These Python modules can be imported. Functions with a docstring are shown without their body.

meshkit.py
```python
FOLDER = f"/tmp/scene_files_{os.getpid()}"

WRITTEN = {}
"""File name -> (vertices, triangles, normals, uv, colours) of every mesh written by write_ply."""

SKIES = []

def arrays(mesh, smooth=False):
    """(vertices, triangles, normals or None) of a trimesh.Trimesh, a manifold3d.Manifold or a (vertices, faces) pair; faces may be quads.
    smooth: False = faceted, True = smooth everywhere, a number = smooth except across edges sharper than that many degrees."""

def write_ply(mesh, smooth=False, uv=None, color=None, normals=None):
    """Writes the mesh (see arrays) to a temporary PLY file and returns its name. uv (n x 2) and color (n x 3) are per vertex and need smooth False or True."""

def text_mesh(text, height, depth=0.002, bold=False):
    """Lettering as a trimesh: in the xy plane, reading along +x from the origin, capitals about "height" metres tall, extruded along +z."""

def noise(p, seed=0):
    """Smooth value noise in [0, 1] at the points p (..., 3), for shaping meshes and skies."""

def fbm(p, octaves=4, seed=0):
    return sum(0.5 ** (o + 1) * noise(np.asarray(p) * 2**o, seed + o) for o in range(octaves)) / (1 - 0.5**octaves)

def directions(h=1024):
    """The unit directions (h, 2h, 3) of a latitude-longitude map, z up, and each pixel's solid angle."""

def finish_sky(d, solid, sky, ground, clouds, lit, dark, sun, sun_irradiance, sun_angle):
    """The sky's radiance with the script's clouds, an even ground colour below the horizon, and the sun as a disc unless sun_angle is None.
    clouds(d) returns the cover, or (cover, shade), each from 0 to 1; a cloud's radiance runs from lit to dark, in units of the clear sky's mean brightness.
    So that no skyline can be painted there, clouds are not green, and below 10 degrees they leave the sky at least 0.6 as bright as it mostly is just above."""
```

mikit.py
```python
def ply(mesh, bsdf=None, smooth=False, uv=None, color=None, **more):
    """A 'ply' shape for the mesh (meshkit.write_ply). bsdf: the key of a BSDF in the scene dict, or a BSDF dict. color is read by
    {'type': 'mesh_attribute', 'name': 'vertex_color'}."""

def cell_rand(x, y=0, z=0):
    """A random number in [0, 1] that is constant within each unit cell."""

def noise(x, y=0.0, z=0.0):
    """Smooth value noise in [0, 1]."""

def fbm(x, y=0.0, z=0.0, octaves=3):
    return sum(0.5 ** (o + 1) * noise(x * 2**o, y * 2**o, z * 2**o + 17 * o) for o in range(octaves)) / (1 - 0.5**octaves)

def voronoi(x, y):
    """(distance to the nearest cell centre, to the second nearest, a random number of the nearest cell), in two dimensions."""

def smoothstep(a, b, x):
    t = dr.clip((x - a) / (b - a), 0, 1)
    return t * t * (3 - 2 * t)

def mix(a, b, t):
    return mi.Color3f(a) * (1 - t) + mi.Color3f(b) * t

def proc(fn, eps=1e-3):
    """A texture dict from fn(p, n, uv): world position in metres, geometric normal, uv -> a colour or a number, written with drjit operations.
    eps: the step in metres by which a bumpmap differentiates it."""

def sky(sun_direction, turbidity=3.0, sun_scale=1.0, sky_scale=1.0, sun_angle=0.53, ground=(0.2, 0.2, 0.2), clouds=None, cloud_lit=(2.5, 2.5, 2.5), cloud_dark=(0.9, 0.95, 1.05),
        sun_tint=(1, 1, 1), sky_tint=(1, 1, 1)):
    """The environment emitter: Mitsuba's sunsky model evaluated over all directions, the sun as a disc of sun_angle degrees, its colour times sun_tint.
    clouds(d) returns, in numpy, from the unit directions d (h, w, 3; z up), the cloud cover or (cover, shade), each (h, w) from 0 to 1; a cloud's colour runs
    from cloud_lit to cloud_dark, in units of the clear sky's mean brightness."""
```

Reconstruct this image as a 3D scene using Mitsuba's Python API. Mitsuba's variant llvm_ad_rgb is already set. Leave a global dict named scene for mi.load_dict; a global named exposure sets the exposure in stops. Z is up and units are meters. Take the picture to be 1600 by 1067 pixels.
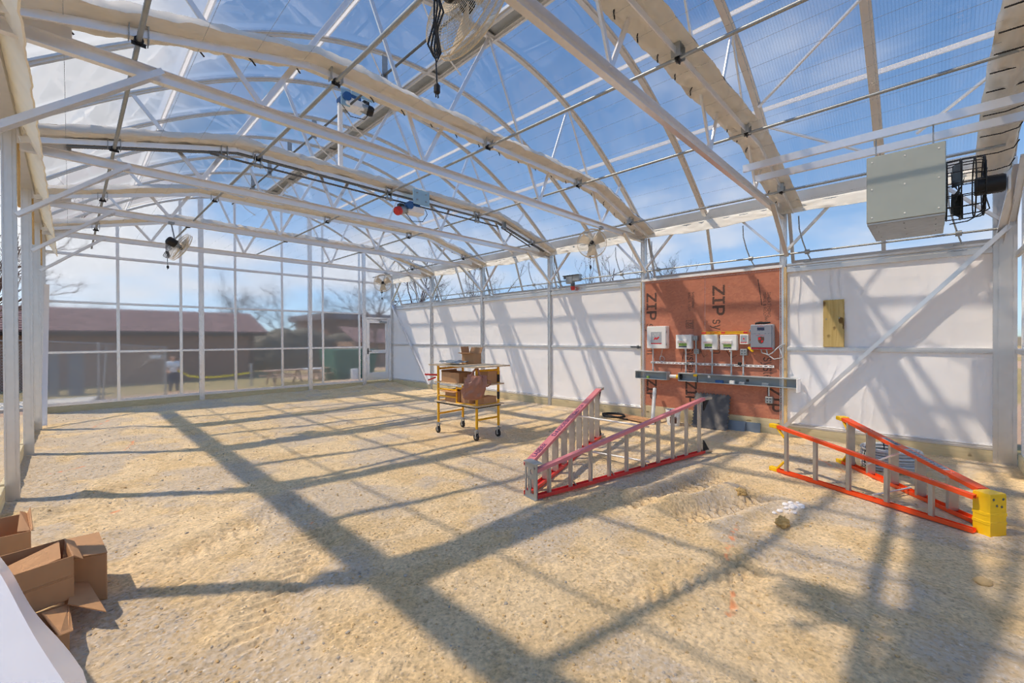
import math, random, numpy as np, trimesh, drjit as dr, mitsuba as mi, mikit, meshkit
from shapely.geometry import Polygon, box as sbox, Point
from scipy.interpolate import CubicSpline
from mikit import noise, fbm, voronoi, smoothstep, mix, proc
T = mi.ScalarTransform4f
scene, labels = {'type': 'scene'}, {}
rng = np.random.default_rng(7)

# ---------------------------------------------------------------- camera, sky, sun, exposure
CAM = np.array([0.367, 0.713, 1.6])
FWD, UP = np.array([0.7162, 0.6979, -0.0059]), np.array([0.0076, 0.0007, 1.0])
scene['camera'] = {'type': 'perspective', 'fov': 2 * math.degrees(math.atan(800 / 672.3)), 'fov_axis': 'x', 'near_clip': 0.05, 'far_clip': 500.0,
                   'to_world': T().look_at(origin=CAM.tolist(), target=(CAM + FWD).tolist(), up=UP.tolist())}
SUN = (-0.50, 0.41, 1.0)


def clouds(d):
    az = np.degrees(np.arctan2(d[..., 0], d[..., 1]))            # 0 = along the greenhouse, + to the right
    el = np.degrees(np.arcsin(np.clip(d[..., 2], -1, 1)))
    q = d / (np.abs(d[..., 2:]) + 0.22)
    n = meshkit.fbm(q * [1.6, 1.6, 1.0] + 3.1, 6, 5)
    m = meshkit.fbm(q * [0.7, 0.7, 0.5] + 9.7, 4, 11)
    left = np.exp(-((az + 1) / 11.0) ** 2) * np.exp(-((el - 20) / 16.0) ** 2)       # the bright bank the sun lights on the left
    low = np.exp(-((el - 10) / 7.0) ** 2)
    far = np.exp(-((az - 25) / 38.0) ** 2) * np.exp(-((el - 10) / 16.0) ** 2)
    x = n * 0.9 + m * 0.35 + 0.40 * left + 0.25 * low + 0.05 * far
    cover = np.clip((x - 0.735) / 0.30, 0, 1)
    cover = cover * cover * (3 - 2 * cover)
    shade = np.clip(0.75 - 1.1 * left - 0.5 * (n - 0.3), 0, 0.85)
    return cover * 0.95, shade


scene['sky'] = mikit.sky(SUN, turbidity=2.3, sun_scale=0.75, sky_scale=1.6, sun_angle=1.2, ground=(0.33, 0.28, 0.2), clouds=clouds, cloud_lit=(2.4, 2.4, 2.45), cloud_dark=(1.85, 2.0, 2.3),
                         sky_tint=(0.92, 0.99, 1.05))
exposure = 1.42

# ---------------------------------------------------------------- helpers
def lin(h):
    if isinstance(h, str):
        h = [int(h[i:i + 2], 16) / 255 for i in (0, 2, 4)]
    return [float(((c + 0.055) / 1.055) ** 2.4 if c > 0.04045 else c / 12.92) for c in h]


def rgb(v):
    return {'type': 'rgb', 'value': [float(x) for x in v]}


def mat(name, color, rough=0.6, metallic=0.0, two=True, bump=None, bump_scale=1.0, **more):
    col = color if isinstance(color, dict) else rgb(lin(color))
    b = {'type': 'principled', 'base_color': col, 'roughness': rough, 'metallic': metallic, **more}
    if bump is not None:
        b = {'type': 'bumpmap', 'arbitrary': bump, 'scale': bump_scale, 'bsdf': b}
    scene['mat_' + name] = {'type': 'twosided', 'bsdf': b} if two else b
    return name


def cat(*ms):
    ms = [m for x in ms for m in (x if isinstance(x, list) else [x])]
    vs, fs, n = [], [], 0
    for v, f in ms:
        vs.append(v); fs.append(np.asarray(f) + n); n += len(v)
    return np.vstack(vs), np.vstack(fs)


_B = np.array([[x, y, z] for x in (-1, 1) for y in (-1, 1) for z in (-1, 1)], float)
_BF = np.array([[0, 1, 3], [0, 3, 2], [4, 6, 7], [4, 7, 5], [0, 4, 5], [0, 5, 1], [2, 3, 7], [2, 7, 6], [0, 2, 6], [0, 6, 4], [1, 5, 7], [1, 7, 3]])
_C = np.array([[c[0] * (1 if k == 0 else .8), c[1] * (1 if k == 1 else .8), c[2] * (1 if k == 2 else .8)] for c in _B for k in range(3)])
_h = trimesh.convex.convex_hull(_C)
_m = np.array([np.argmin(((_C - v) ** 2).sum(1)) for v in _h.vertices])
_CF = _m[_h.faces]
_CS = np.repeat(_B, 3, axis=0)
_CK = np.array([[0 if k == j else 1 for j in range(3)] for _ in range(8) for k in range(3)], float)


def box(x0, x1, y0, y1, z0, z1, b=0.0):
    c, h = np.array([x0 + x1, y0 + y1, z0 + z1]) / 2, np.abs(np.array([x1 - x0, y1 - y0, z1 - z0])) / 2
    if b <= 0:
        return _B * h + c, _BF
    b = min(b, h.min() * 0.6)
    return _CS * (h - _CK * b) + c, _CF


def frame(t, up=(0, 0, 1)):
    t = np.asarray(t, float) / np.linalg.norm(t)
    up = np.asarray(up, float)
    if abs(t @ up) / np.linalg.norm(up) > 0.99:
        up = np.array([1.0, 0, 0]) if abs(t[0]) < 0.9 else np.array([0, 1.0, 0])
    s = np.cross(t, up); s /= np.linalg.norm(s)
    return t, s, np.cross(s, t)


def bar(p, q, w, h, up=(0, 0, 1), b=0.0):
    """A straight box from p to q: w across (sideways), h along up."""
    p, q = np.asarray(p, float), np.asarray(q, float)
    t, s, u = frame(q - p, up)
    L = np.linalg.norm(q - p)
    v, f = box(0, L, -w / 2, w / 2, -h / 2, h / 2, b)
    return p + v[:, :1] * t + v[:, 1:2] * s + v[:, 2:] * u, f[:, ::-1]


def extrude(poly, depth):
    """A shapely polygon in xy extruded along +z."""
    m = trimesh.creation.extrude_polygon(poly, depth, engine='earcut')
    return np.array(m.vertices), np.array(m.faces)


def section(poly, p, q, up=(0, 0, 1)):
    """A shapely polygon (x = sideways, y = up) swept straight from p to q."""
    p, q = np.asarray(p, float), np.asarray(q, float)
    t, s, u = frame(q - p, up)
    v, f = extrude(poly, np.linalg.norm(q - p))
    return p + v[:, 2:] * t + v[:, :1] * s + v[:, 1:2] * u, f[:, ::-1]


def cee(w, h, t=0.004, side=1):
    """C section, w wide (sideways), h tall; the web stands at sideways = -side*w/2."""
    P = [(-w / 2, -h / 2), (w / 2, -h / 2), (w / 2, -h / 2 + t), (-w / 2 + t, -h / 2 + t), (-w / 2 + t, h / 2 - t), (w / 2, h / 2 - t), (w / 2, h / 2), (-w / 2, h / 2)]
    return Polygon([(x * side, y) for x, y in P])


def loft(R, closed=True, caps=True):
    """Rings R (n, m, 3) joined to a skin."""
    R = np.asarray(R, float); n, m = R.shape[:2]
    i, j = np.meshgrid(np.arange(n - 1), np.arange(m if closed else m - 1), indexing='ij')
    a, b = i * m + j, i * m + (j + 1) % m
    f = np.vstack([np.stack([a, b, b + m], -1).reshape(-1, 3), np.stack([a, b + m, a + m], -1).reshape(-1, 3)])
    v = R.reshape(-1, 3)
    if closed and caps:
        k = len(v); v = np.vstack([v, R[0].mean(0), R[-1].mean(0)])
        j = np.arange(m); jj = (j + 1) % m
        f = np.vstack([f, np.stack([jj, j, j * 0 + k], 1), np.stack([j + (n - 1) * m, jj + (n - 1) * m, j * 0 + k + 1], 1)])
    return v, f


def tube(pts, r, n=8, caps=True, loop=False):
    P = np.asarray(pts, float)
    if loop:
        P = np.vstack([P, P[:1]])
    d = np.gradient(P, axis=0) if not loop else np.vstack([P[1:2] - P[-2:-1], P[2:] - P[:-2], P[1:2] - P[-2:-1]])
    d /= np.linalg.norm(d, axis=1, keepdims=True) + 1e-12
    _, s, _ = frame(d[0]); S = [s]
    for k in range(1, len(P)):
        s = S[-1] - d[k] * (S[-1] @ d[k]); S.append(s / np.linalg.norm(s))
    S = np.array(S); U = np.cross(d, S)
    a = np.arange(n) * 2 * np.pi / n
    r = np.broadcast_to(r, (len(P),))[:, None, None]
    R = P[:, None] + r * (np.cos(a)[None, :, None] * S[:, None] + np.sin(a)[None, :, None] * U[:, None])
    return loft(R, True, caps and not loop)


def lathe(prof, n=24, at=(0, 0, 0), axis=(0, 0, 1)):
    """(radius, height) pairs turned about the axis."""
    t, s, u = frame(axis)
    a = np.arange(n) * 2 * np.pi / n
    ring = np.cos(a)[:, None] * s + np.sin(a)[:, None] * u
    R = [np.asarray(at, float) + t * z + ring * max(r, 1e-5) for r, z in prof]
    return loft(R, True, True)


def sheet(P, thick=None):
    """A grid of points (n, m, 3) as a surface, given thickness along its z or along a vector."""
    P = np.asarray(P, float)
    if thick is None:
        return loft(P, False)
    n, m = P.shape[:2]
    Q = P + np.asarray(thick, float)
    R = np.concatenate([P, Q[:, ::-1]], axis=1)
    return loft(R, True, True)


def move(m, off):
    return m[0] + np.asarray(off, float), m[1]


def xf(m, M, off=(0, 0, 0)):
    """M's rows are the images of x, y and z."""
    return m[0] @ np.asarray(M, float) + np.asarray(off, float), m[1]


def text(s, h, o, right, up, depth=0.0015, bold=False):
    """Lettering whose baseline starts at o."""
    m = meshkit.text_mesh(s, h, depth, bold)
    r, u = np.asarray(right, float), np.asarray(up, float)
    return xf((np.array(m.vertices), np.array(m.faces)), [r, u, np.cross(r, u)], o)


def text_w(s, h, width, o, right, up, depth=0.0015, bold=False):
    m = meshkit.text_mesh(s, h, depth, bold)
    v = np.array(m.vertices); v[:, 0] *= width / v[:, 0].max()
    r, u = np.asarray(right, float), np.asarray(up, float)
    return xf((v, np.array(m.faces)), [r, u, np.cross(r, u)], o)


used = {}


def uniq(k):
    if k not in used:
        used[k] = 0
        return k
    used[k] += 1
    return f'{k}_{used[k]:03d}'


def part(parent, name, mesh, m, smooth=False, label=None):
    k = uniq(f'{parent}__{name}')
    scene[k] = mikit.ply(mesh, 'mat_' + m, smooth)
    if label:
        labels[k] = {'label': label}
    return k


def thing(name, label, cat_, group=None):
    k = uniq(name)
    labels[k] = {'label': label, 'category': cat_}
    if group:
        labels[k]['group'] = group
    return k


def solid(name, label, cat_, mesh, m, smooth=False, group=None, kind=None):
    k = thing(name, label, cat_, group)
    if kind:
        labels[k]['kind'] = kind
    scene[k] = mikit.ply(mesh, 'mat_' + m, smooth)
    return k


def struct(name, label=None, mesh=None, m=None, smooth=False):
    k = uniq(name)
    labels[k] = {'kind': 'structure'}
    if label:
        labels[k]['label'] = label
    if mesh is not None:
        scene[k] = mikit.ply(mesh, 'mat_' + m, smooth)
    return k


W, BAY = 8.47, 2.44
LEN = 6 * BAY
_sp = CubicSpline([-4.235, -3.3, -1.75, 0, 1.75, 3.3, 4.235], [3.78, 4.46, 5.27, 5.56, 5.27, 4.46, 3.78])
arch = lambda X: _sp(np.asarray(X, float) - W / 2)
trap = lambda X, lo=3.62, hi=4.11: np.interp(X, [0.0, 1.9, W - 1.9, W], [lo, hi, hi, lo])

# ---------------------------------------------------------------- materials
def wear(c, s=6.0, amt=0.12, k=0.0):
    c = mi.Color3f(c)
    return proc(lambda p, n, uv: c * (1 - amt + 2 * amt * fbm(p.x * s + k, p.y * s, p.z * s, 3)))


mat('aluminium', wear(lin('dcdcdc'), 9.0, .06), 0.36, 0.85)
mat('bright_aluminium', 'eeeef0', 0.28, 0.75)
mat('galvanised', wear(lin('a9aeb0'), 14.0, .14, 5.0), 0.45, 0.75)
mat('dark_steel', '6d7072', 0.4, 0.8)
mat('white_paint', 'f6f6f6', 0.4)
mat('white_plastic', 'efefec', 0.35)
mat('grey_plastic', 'a6abb3', 0.4)
mat('panel_grey', '8b919e', 0.35)
mat('trough_grey', 'a6adb0', 0.45)
mat('black_plastic', '17181a', 0.4)
mat('black_rubber', '232427', 0.75)
mat('wire_steel', 'd9d6cc', 0.35, 0.5)
mat('blue_paint', '2b5f9e', 0.4)
mat('pale_blue_paint', '9cc3da', 0.4)
mat('red_plastic', 'd23c36', 0.4)
mat('red_ink', 'cf2630', 0.5)
mat('green_ink', '86a94f', 0.5)
mat('navy_ink', '2a3554', 0.5)
mat('black_ink', '5a4038', 0.7)
mat('purple_ink', '6b3a66', 0.6)
mat('yellow_plastic', 'f4c61c', 0.35)
mat('yellow_paint', 'eeb21e', 0.4)
mat('orange_fibreglass', 'f0521e', 0.35)
mat('red_fibreglass', 'd9403c', 0.4)
mat('faded_red', 'd98488', 0.55)
mat('rung_aluminium', wear(lin('b9b2a8'), 20.0, .1), 0.42, 0.55)
mat('steel_blue_sheet', '7d8a97', 0.45, 0.1)
mat('white_film', wear(lin('e4e6f0'), 3.0, .06), 0.25)
mat('pipe_white', 'dfe3e6', 0.35)
mat('cord_grey', 'c3c7ca', 0.4)
mat('tan_blade', 'd8c6a8', 0.4)
mat('wheel_black', '202022', 0.55)
mat('skin', 'c99a7c', 0.55)
mat('shirt', 'dfe6ea', 0.8)
mat('jeans', '39465c', 0.85)
mat('hair', '4a3728', 0.7)
mat('tape_yellow', 'f2dc1a', 0.4)
mat('brown_bag', {'type': 'rgb', 'value': lin('a4705c')}, 0.3)
mat('concrete', wear(lin('cfc9bb'), 5.0, .08), 0.85)
mat('bin_grey', '6f7d88', 0.5)
mat('green_paint', '3e6f60', 0.5)
mat('bark', wear(lin('6d5a52'), 12.0, .2), 0.9)
mat('dark_bark', '4b4048', 0.9)
mat('fence_wire', 'a9abad', 0.45, 0.6)
mat('brick_brown', wear(lin('8f7263'), 8.0, .15), 0.85)
mat('fascia', '3b3331', 0.7)
mat('grey_roof', '85818a', 0.8)
mat('house_tan', 'a58a77', 0.8)

def _fabric(p, n, uv):
    return mi.Color3f(lin('dedad1')) * (0.9 + 0.16 * fbm(p.x * 5, p.y * 22, p.z * 22, 3))
mat('cream_fabric', proc(_fabric), 0.7)
mat('white_fabric', wear(lin('efece2'), 7.0, .05), 0.65)

def _grain(p, n, uv):
    g = fbm(p.x * 3 + p.y * 3, p.z * 45 + 3 * noise(p.x * 2, p.y * 2, 0), p.x * 9, 3)
    k = smoothstep(0.86, 0.93, noise(p.y * 7 + 1.5, p.z * 16, p.x * 7))
    return mix(mix(lin('dccfab'), lin('c6b68c'), g), lin('6f5a34'), k * 0.7)
mat('pale_deck', 'cfbb9a', 0.7)
mat('treated_timber', proc(_grain), 0.75)

def _pale(p, n, uv):
    g = fbm(p.y * 40, p.z * 3, p.x * 40, 3)
    return mix(lin('e3c48c'), lin('c79f62'), g)
mat('pale_timber', proc(_pale), 0.7)

def _plank(p, n, uv):
    g = fbm(p.y * 60 + 4 * noise(p.z * 3, p.y * 4), p.z * 3, 0, 3)
    k = smoothstep(0.78, 0.86, noise(p.y * 14 + .3, p.z * 8, 2.0))
    return mix(mix(lin('d3bd82'), lin('b59a58'), g), lin('6d5326'), k)
mat('knotty_timber', proc(_plank), 0.7)

def _osb(p, n, uv):
    a, b, r = voronoi(p.y * 24 + 2 * noise(p.y * 9, p.z * 9), p.z * 34)
    return mix(lin('c48066'), lin('b8745c'), r) * (0.9 + 0.2 * fbm(p.y * 3, p.z * 3, 0, 2))
mat('red_sheathing', proc(_osb), 0.75)

def _card(p, n, uv):
    return mi.Color3f(lin('bb9068')) * (0.94 + 0.12 * fbm(p.x * 30, p.y * 30, p.z * 6, 2))
mat('cardboard', proc(_card), 0.8)
mat('cardboard_inside', 'b0855f', 0.8)

def _mat_foam(p, n, uv):
    d = smoothstep(0.45, 0.75, fbm(p.y * 6, p.z * 6, 3.0, 3))
    return mix(lin('54565b'), lin('a39c92'), d * .6)
mat('foam_mat', proc(_mat_foam), 0.8)

def _shingle(p, n, uv):
    r = cellr(dr.floor(p.x * 3.5 + 0.5 * dr.floor(p.z * 9)), dr.floor(p.z * 9), 1)
    return mix(lin('8f7472'), lin('786260'), r)
cellr = mikit.cell_rand
mat('shingles', proc(_shingle), 0.9)

# white insulated wall panels: film that wrinkles most in the nearest bay
def _wrinkle(p, n, uv):
    near = 1 - smoothstep(2.3, 2.6, p.y)
    warp = 0.25 * noise(p.z * 1.6, p.y * 1.3, 4.0)
    a = noise((p.y + warp) * 9, p.z * 0.8, 1.0)
    b = noise((p.y + warp * 1.5) * 26, p.z * 1.4, 7.0)
    c = dr.power(1 - dr.abs(2 * a - 1), 3.0)
    fold = smoothstep(1.2, 2.2, p.y) * near
    return 0.012 * near * c * (0.4 + fold) + 0.004 * b * (0.35 + near) * (0.3 + fold) + 0.01 * noise(p.y * 1.6, p.z * 1.9, 2.0)
mat('wall_film', wear(lin('f6f6f8'), 1.6, .02), 0.38, 0.0, bump=proc(_wrinkle, 0.006), bump_scale=1.0)

# twin-wall sheet: flutes 2.5 cm apart, a little dimmer along each web
def _flutes(p, n, uv):
    s = dr.abs(dr.sin(p.y * (math.pi / 0.030)))
    web = 1 - smoothstep(0.0, 0.55, s)
    scr = smoothstep(0.985, 1.0, noise(p.x * 60 + 7 * noise(p.y * .2, 1.0), p.y * 0.3, 3.0))
    return mi.Color3f(0.97, 0.975, 0.985) * (1 - 0.22 * web) * (1 - 0.0 * scr)
scene['mat_roof_sheet'] = {'type': 'thindielectric', 'int_ior': 1.35, 'specular_transmittance': proc(_flutes)}
scene['mat_purlin_plastic'] = {'type': 'principledthin', 'base_color': rgb((.95, .95, .95)), 'roughness': 0.4, 'diff_trans': 1.35}
scene['mat_clear_sheet'] = {'type': 'thindielectric', 'int_ior': 1.4, 'specular_transmittance': rgb((.95, .96, .97))}
scene['mat_hazy_sheet'] = {'type': 'principledthin', 'base_color': rgb((.90, .915, .93)), 'roughness': 0.065, 'spec_trans': 0.88, 'eta': 1.25, 'anisotropic': 0.9, 'diff_trans': 1.2}

# ---------------------------------------------------------------- the dirt floor
CLOD = [(5.03, 1.57, .17, .075), (4.49, 1.60, .13, .05), (4.40, 2.55, .22, .05), (5.1, 2.12, .13, .07), (7.6, 14.0, .5, .14), (6.9, 14.2, .5, .06), (2.6, 14.0, .5, .05), (0.9, 10.0, .3, .05), (0.55, 7.0, .22, .06),
        (0.15, 6.6, .15, .07), (8.1, 13.9, .3, .1), (4.6, 14.2, .6, .05), (5.6, 14.3, .35, .07), (4.3, 2.7, .3, .04), (1.3, 2.6, .35, .035), (1.0, 10.9, .5, .05)]
RUT = [((4.0, 2.85), (5.9, 2.35)), ((4.1, 2.40), (5.4, 1.85)), ((2.9, 1.5), (4.6, 1.75)), ((2.7, 2.1), (4.2, 1.35)), ((1.0, 3.1), (1.9, 4.6)), ((0.8, 4.6), (2.2, 5.4))]


def ground(x, y, fine=True):
    x, y = np.asarray(x, float), np.asarray(y, float)
    P = np.stack([x, y, x * 0], -1)
    z = 0.05 * (meshkit.fbm(P * 0.55 + 3.3, 3, 1) - 0.5)
    z = z + 0.035 * (meshkit.fbm(P * 2.1 + 1.3, 3, 2) - 0.5)
    for i, ((x0, y0), (x1, y1)) in enumerate(RUT):
        d = np.array([x1 - x0, y1 - y0]); L = np.hypot(*d); d /= L
        s, o = (x - x0) * d[0] + (y - y0) * d[1], -(x - x0) * d[1] + (y - y0) * d[0]
        o = o + 0.05 * np.sin(s * 3 + i)
        w = np.clip(s / .2, 0, 1) * np.clip((L - s) / .2, 0, 1)
        depth = 0.055 if i < 2 else 0.014
        z = z - w * depth * np.exp(-(o / .13) ** 4) + w * depth * 0.7 * np.exp(-((np.abs(o) - .24) / .07) ** 2)
        z = z + w * (0.018 if i < 2 else .008) * np.exp(-(o / .15) ** 4) * np.sign(np.sin((s + np.abs(o) * .7) * 60))
    if fine:
        rough = np.clip(meshkit.fbm(P * 0.9 + 7.7, 2, 3) * 2.2 - 0.6, 0.15, 1)
        z = z + rough * 0.026 * (meshkit.fbm(P * 11, 3, 4) - 0.5) + 0.012 * (meshkit.fbm(P * 34, 2, 6) - 0.5)
    for cx, cy, r, h in CLOD:
        g = np.exp(-(((x - cx) ** 2 + (y - cy) ** 2) / r ** 2) * 1.3)
        z = z + h * g * (0.55 + 0.9 * meshkit.fbm(P * 16 + cx, 3, 9))
    edge = np.minimum.reduce([x + .1, W - x, LEN - y])
    z = z + 0.02 * np.exp(-(edge / .25) ** 2) * meshkit.fbm(P * 6, 3, 8)
    return z


def gz(x, y):
    return float(ground(np.array([x]), np.array([y]), False)[0])


xs = np.concatenate([np.arange(-1.6, 8.9, 0.018)])
ys = np.concatenate([np.arange(-1.0, 5.0, 0.016), np.arange(5.0, 9.0, 0.026), np.arange(9.0, 14.75, 0.045)])
GX, GY = np.meshgrid(xs, ys, indexing='ij')
GZ = ground(GX, GY)
ORANGE = [((0.18, 8.33), (0.48, 8.48)), ((0.64, 11.8), (0.9, 12.64)), ((0.91, 9.12), (1.06, 9.76)), ((4.30, 1.90), (3.72, 1.79)), ((3.26, 1.61), (3.02, 1.545)), ((1.79, 4.53), (1.84, 4.61)), ((7.3, 1.82), (6.75, 1.42)),
          ((0.63, 6.19), (0.68, 6.23))]


def _dirt(p, n, uv):
    big = fbm(p.x * .8 + 3, p.y * .8, 0, 3)
    mid = fbm(p.x * 5, p.y * 5, 2.0, 4)
    fin = fbm(p.x * 60, p.y * 60, p.z * 60, 3)
    c = mix(lin('d9c6a2'), lin('cfb990'), smoothstep(.3, .75, mid))
    c = mix(c, lin('dccaa6'), smoothstep(.5, .8, big) * .6)
    grey = smoothstep(.50, .66, fbm(p.x * 1.7 + 9, p.y * 1.7, 1.0, 4) + 0.16 * smoothstep(2.2, -0.2, p.x))
    c = mix(c, lin('b9b2a6'), grey * (.35 + .55 * smoothstep(.35, .7, fin)))
    a, b, r = voronoi(p.x * 42, p.y * 42)
    stone = smoothstep(.42, .3, a) * smoothstep(.72, .82, r) * (.25 + .75 * grey)
    c = mix(c, mix(lin('8f8d8c'), lin('e6dfd2'), noise(p.x * 30, p.y * 30, 5.0)), stone * .8)
    c = c * (0.56 + 0.80 * fin) * mi.Color3f(1.05, 1.0, 0.955)
    pit = smoothstep(.62, .78, fbm(p.x * 52, p.y * 52, 9.0, 3))
    c = c * (1 - .22 * pit)
    white = smoothstep(.12, .03, dr.sqrt(dr.square(p.x - 5.0) + dr.square((p.y - 1.62) * 1.2)) * .6 + .10 * fbm(p.x * 22, p.y * 22, 4.0, 2) - .02)
    c = mix(c, lin('e8e6e6'), white)
    for (x0, y0), (x1, y1) in ORANGE:
        dx, dy = x1 - x0, y1 - y0
        L2 = dx * dx + dy * dy
        s = dr.clip(((p.x - x0) * dx + (p.y - y0) * dy) / L2, 0, 1)
        d = dr.sqrt(dr.square(p.x - x0 - s * dx) + dr.square(p.y - y0 - s * dy))
        c = mix(c, lin('ee8650'), smoothstep(.05, .012, d + .05 * noise(p.x * 30, p.y * 30, 8.0)) * .6)
    return c


def _dirt_bump(p, n, uv):
    a, b, r = voronoi(p.x * 42, p.y * 42)
    return 0.006 * fbm(p.x * 70, p.y * 70, p.z * 20, 3) + 0.004 * smoothstep(.45, .1, a) * smoothstep(.5, .8, r) + 0.006 * fbm(p.x * 24, p.y * 24, 1.0, 2)


mat('dirt', proc(_dirt), 0.95, bump=proc(_dirt_bump, 0.003), bump_scale=1.0, specular=0.15)
struct('floor', 'bare sandy dirt floor with gravel, tyre ruts and orange marking paint', sheet(np.stack([GX, GY, GZ], -1)), 'dirt', True)

def _out(p, n, uv):
    c = mix(lin('9a8a62'), lin('7d7450'), fbm(p.x * .7, p.y * .7, 0, 4))
    return mix(c, lin('a68d78'), smoothstep(.5, .65, fbm(p.x * .25 + 5, p.y * .25, 0, 3)))
mat('outside_dirt', proc(_out), 0.95)
ozy = lambda y: np.interp(y, [-5, 14.6, 27, 40, 120], [-.09, -.09, -.85, -1.0, -1.0])
oy = np.array([-40, -5, 5, 14.6, 18, 22, 27, 33, 40, 80, 140.0]); ox = np.array([-60, -20, -5, 0, 5, 9, 15, 30, 60, 120.0])
OX, OY = np.meshgrid(ox, oy, indexing='ij')
struct('outside_ground', 'grass and earth outside the greenhouse', sheet(np.stack([OX, OY, ozy(OY)], -1)), 'outside_dirt', True)

# pebbles on the dirt
ico = trimesh.creation.icosphere(subdivisions=1)
iv, iff = np.array(ico.vertices), np.array(ico.faces)
_ih = trimesh.creation.icosphere(subdivisions=3); ico_hi, ico_hif = np.array(_ih.vertices), np.array(_ih.faces)
ico0 = trimesh.creation.icosahedron(); iv0, if0 = np.array(ico0.vertices), np.array(ico0.faces)


def pebbles(n, seed, near=False):
    r = np.random.default_rng(seed)
    out = []
    for _ in range(n):
        if near:
            x, y = r.uniform(.2, 7.5), r.uniform(.8, 4.6)
        else:
            x, y = r.uniform(0, W), r.uniform(.8, 14)
        s = r.uniform(.004, .011) * (1.6 if r.random() < .06 else 1)
        v = iv0 * r.uniform(.7, 1.3, iv0.shape) * s * [1, r.uniform(.6, 1), r.uniform(.4, .8)]
        a = r.uniform(0, 6.3); c, q = math.cos(a), math.sin(a)
        out.append((v @ np.array([[c, q, 0], [-q, c, 0], [0, 0, 1]]), np.array([x, y, 0]), s))
    P = np.array([o[1] for o in out]); z = ground(P[:, 0], P[:, 1])
    return cat([(v + [p[0], p[1], zz + s * .15], if0) for (v, p, s), zz in zip(out, z)])


mat('pebble_grey', wear(lin('b0a89b'), 25.0, .3), 0.9)
mat('pebble_tan', wear(lin('c7ab7d'), 25.0, .25), 0.9)
solid('gravel', 'small grey stones scattered over the dirt floor', 'gravel', pebbles(2600, 3), 'pebble_grey', False, kind='stuff')
solid('dirt_crumbs', 'small tan crumbs of earth scattered over the dirt floor', 'dirt', cat(pebbles(2200, 5), pebbles(1500, 6, True)), 'pebble_tan', False, kind='stuff')


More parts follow.
